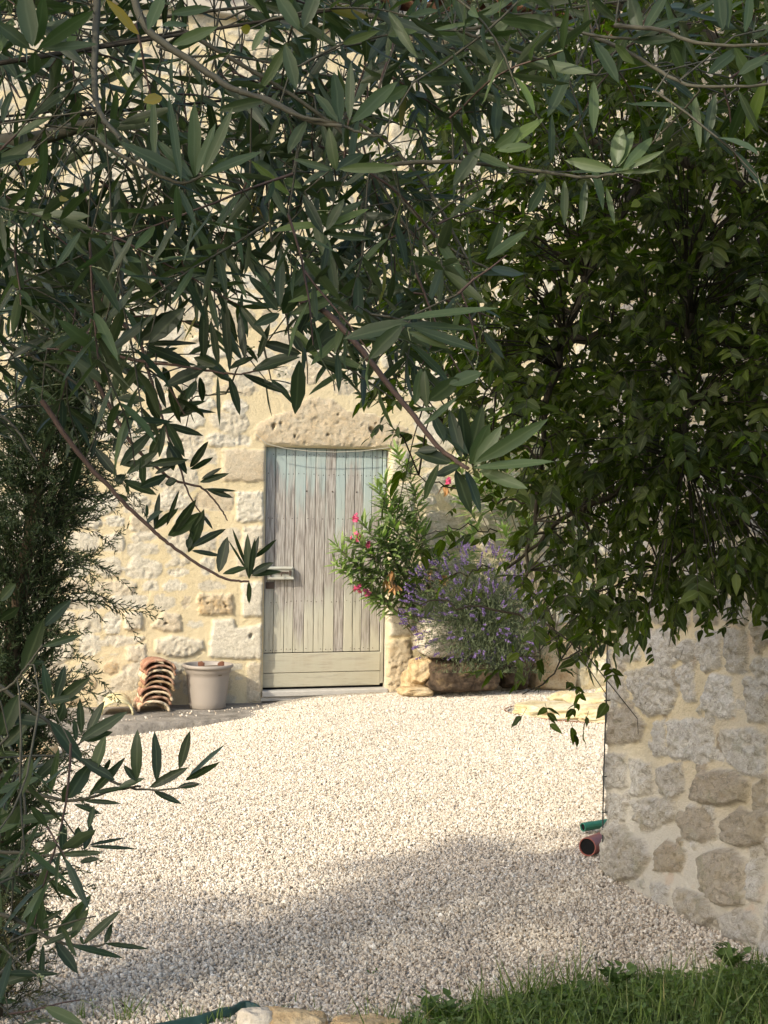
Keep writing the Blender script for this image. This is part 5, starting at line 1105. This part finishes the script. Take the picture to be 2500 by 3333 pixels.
rs = np.random.RandomState(31); lb = wp(1565, 2060, .38); lav = empty('lavender', tuple(lb), 'lavender bush with purple flower spikes spilling over the pale stone trough', 'shrub')
LS = MB(); LF = Leaves(); LG = Leaves()
for k in range(1050):
    px, py = rs.uniform(1300, 1760), rs.uniform(1770, 2140)
    e = ((px - 1540) / 230.) ** 2 + ((py - 2010) / 240.) ** 2
    if e > 1: continue
    T = wp(px, py, rs.uniform(.30, .72)); b = lb + np.array([rs.uniform(-.12, .16), rs.uniform(-.08, .08), -.05]); m = (b + T) / 2 + np.array([0, 0, .07]); tt = np.linspace(0, 1, 9)[:, None]
    P = b * (1 - tt) ** 2 + 2 * m * tt * (1 - tt) + T * tt ** 2; tube(LS, P, .0014, .0009, sides=3, cap=False, r=rs.rand()); d = unit(P[-1] - P[-2])
    for i in range(2, 8):
        for _ in range(3): LG.add(P[i], unit(d + rs.normal(0, .6, 3)), rs.normal(0, 1, 3), rs.uniform(.025, .045), .0045, rs.rand(), .1)
    if rs.rand() < .5:
        for i in range(30): LF.add(T + d * rs.uniform(0, .055) + rs.normal(0, .0022, 3), unit(rs.normal(0, 1, 3) + d * .8), rs.normal(0, 1, 3), .012, .009, rs.rand(), 0)
for k in range(8000):
    px, py = rs.normal(1600, 80), rs.normal(2070, 70); T = wp(px, min(py, 2190), rs.uniform(.42, .68))
    LG.add(T, unit(rs.normal(0, .5, 3) + [0, -.2, .8]), rs.normal(0, 1, 3), rs.uniform(.025, .05), .005, rs.rand() * .6, .1)
LS.build('stems', M_LAVL, lav); LG.build('foliage', M_LAVL, lav, 'blade', 0, True); LF.build('flower_spikes', M_LAVF, lav, 'quad', 0, True)

# ------------------------------------------------------------------ grass and weeds
rs = np.random.RandomState(13); GR = Leaves(); CV = Leaves(); n = 0
def blade(x, y, h, w=.0042, lean=.35, r=None, z=None):
    zz_ = lz(x, y) if z is None else z; b = rs.uniform(.05, .6)
    GR.add(np.array([x, y, zz_ - .01]), unit(np.array([rs.normal(0, lean), rs.normal(0, lean), 1.])), rs.normal(0, 1, 3), h, w * rs.uniform(.7, 1.3), rs.rand() if r is None else r, b)
for _ in range(46000):
    x = rs.uniform(-.6, 2.4); y = rs.uniform(2.7, 4.95); e = grass_edge(x) + .05 * math.sin(x * 9) + .03 * math.sin(x * 23)
    dens = sstep(-.25, .5, x)
    if y > e + rs.normal(0, .035) or rs.rand() > dens: continue
    near = e - y; blade(x, y, rs.uniform(.035, .10) * (1.0 + .9 * (rs.rand() < .08)), rs.uniform(.003, .0065))
    if rs.rand() < .16:
        for q in range(3): CV.add(np.array([x + rs.normal(0, .006), y + rs.normal(0, .006), lz(x, y) + rs.uniform(.02, .07)]), unit(rs.normal(0, 1, 3) * (1, 1, .3)), unit(rs.normal(0, .4, 3) + [0, 0, 1]), rs.uniform(.012, .026), rs.uniform(.010, .020), rs.rand(), .1)
for (px, py, h0, k) in ((1160, 3320, .12, 6), (1240, 3330, .13, 8), (1330, 3320, .10, 8), (1390, 3300, .10, 8), (1700, 3230, .17, 22), (1760, 3215, .15, 18), (1640, 3250, .13, 16), (1870, 3200, .17, 20), (2060, 3190, .11, 14), (2150, 3190, .12, 12), (2330, 3150, .13, 16), (2440, 3150, .12, 12), (2490, 3150, .13, 12), (1560, 3270, .12, 16), (1480, 3290, .10, 12), (1960, 3200, .12, 14)):
    for _ in range(int(k * 1.8)):
        P = on_ground(px + rs.normal(0, 25), py + 14, .03); blade(P[0], P[1], h0 * rs.uniform(.5, 1.3), .0052, .22)
for _ in range(420):
    x = rs.uniform(-.5, 1.6); y = grass_edge(x) + abs(rs.normal(0, .09)); blade(x, y, rs.uniform(.02, .07), .003, .5, z=gz(x, y), r=rs.uniform(.3, 1))
for (px, py) in ((270, 3325), (400, 3330), (430, 3310), (700, 3335), (600, 3338)):
    for _ in range(16):
        P = on_ground(px + rs.normal(0, 20), py, 0); blade(P[0], P[1], rs.uniform(.03, .10), .004, .3, z=gz(P[0], P[1]))
tag(GR.build('grass', M_GRASS, None, 'blade', 0, True), 'shaded green grass and clover along the bottom right', 'grass', kind='stuff')
tag(CV.build('clover', M_WEED, None, 'ovate', .1), 'small round clover leaves among the grass at the bottom right', 'clover', kind='stuff')
def weed(px, py, z, n, L, label, seed, v=None):
    r_ = np.random.RandomState(seed); c = on_ground(px, py, z) if v is None else wp(px, py, v); W_ = Leaves()
    for k in range(n):
        a = r_.uniform(0, 6.28); W_.add(c, unit([math.cos(a) * .6, math.sin(a) * .6, r_.uniform(.5, 1.6)]), [0, 0, 1.], L * r_.uniform(.4, .85), L * .24, r_.rand(), r_.uniform(.1, .5))
        for m in range(3): W_.add(c + unit([math.cos(a), math.sin(a), 1.1]) * L * (.25 + .2 * m), unit([math.cos(a + 1.2 * (-1) ** m), math.sin(a + 1.2 * (-1) ** m), .8]), [0, 0, 1.], L * .32, L * .22, r_.rand(), .2)
    o = W_.build('weed', M_WEED, None, 'ovate', .2); tag(o, label, 'weed', 'broad leaved weeds')
weed(1630, 2232, .03, 7, .10, 'bright green weed at the foot of the lavender', 1); weed(1420, 3320, .03, 5, .12, 'upright lobed weed at the left end of the grass', 2); weed(1210, 3175, .0, 3, .035, 'tiny seedling alone in the gravel', 3)
weed(2005, 3215, .04, 11, .11, 'dark dandelion rosette in the middle of the grass edge', 4); weed(2380, 3150, .04, 12, .11, 'big dandelion rosette at the right end of the grass edge', 5); weed(1480, 3330, .04, 7, .10, 'low broad weed rosette in the grass, left of centre', 6); weed(2150, 3250, .04, 8, .10, 'green weed rosette in the lawn below the outbuilding', 7); weed(1850, 3270, .04, 8, .10, 'light green weed rosette in the lawn', 8)

# ------------------------------------------------------------------ tree added out of view behind the viewer to shade the foreground
rs = np.random.RandomState(99); sh = np.array([-.67, -.742, 0]); shp = np.array([.742, -.67, 0]); LP = np.array([-.95, 4.8, 0])
tb_ = LP + sh * 17 + shp * 5.2; lime = empty('added_shade_tree', tuple(tb_), 'tall unseen tree added behind the viewer to shade the foreground', 'tree'); SL = Leaves()
for _ in range(19000):
    l = rs.uniform(-.9, 10.5); zz_ = rs.uniform(8.0, 22.5); s = 17 + rs.uniform(-2.5, 2.5)
    if rs.rand() > sstep(-.65, .6, l + .2 * math.sin(zz_ * 1.3)): continue
    P = LP + sh * s + shp * l + np.array([0, 0, zz_]); SL.add(P, rs.normal(0, 1, 3), rs.normal(0, 1, 3), rs.uniform(.2, .34), rs.uniform(.16, .25), rs.rand(), .1)
SL.build('crown', M_SHADE, lime, 'ovate', .2)
mb = MB(); tube(mb, [tb_, tb_ + [0, 0, 6], tb_ + [.3, 0, 12], tb_ + [0, .2, 21]], [.4, .3, .22, .05], sides=14)
for k in range(26):
    z0 = rs.uniform(6, 17); T = tb_ + shp * rs.uniform(-4.4, 4.8) + sh * rs.uniform(-1.5, 1.5) + np.array([0, 0, z0 + rs.uniform(1.5, 4)]); b = tb_ + [0, 0, z0]; tube(mb, [b, (b + T) / 2 + [0, 0, .4], T], [.1, .06, .02], sides=6)
mb.build('trunk', M_BARK, lime, True)
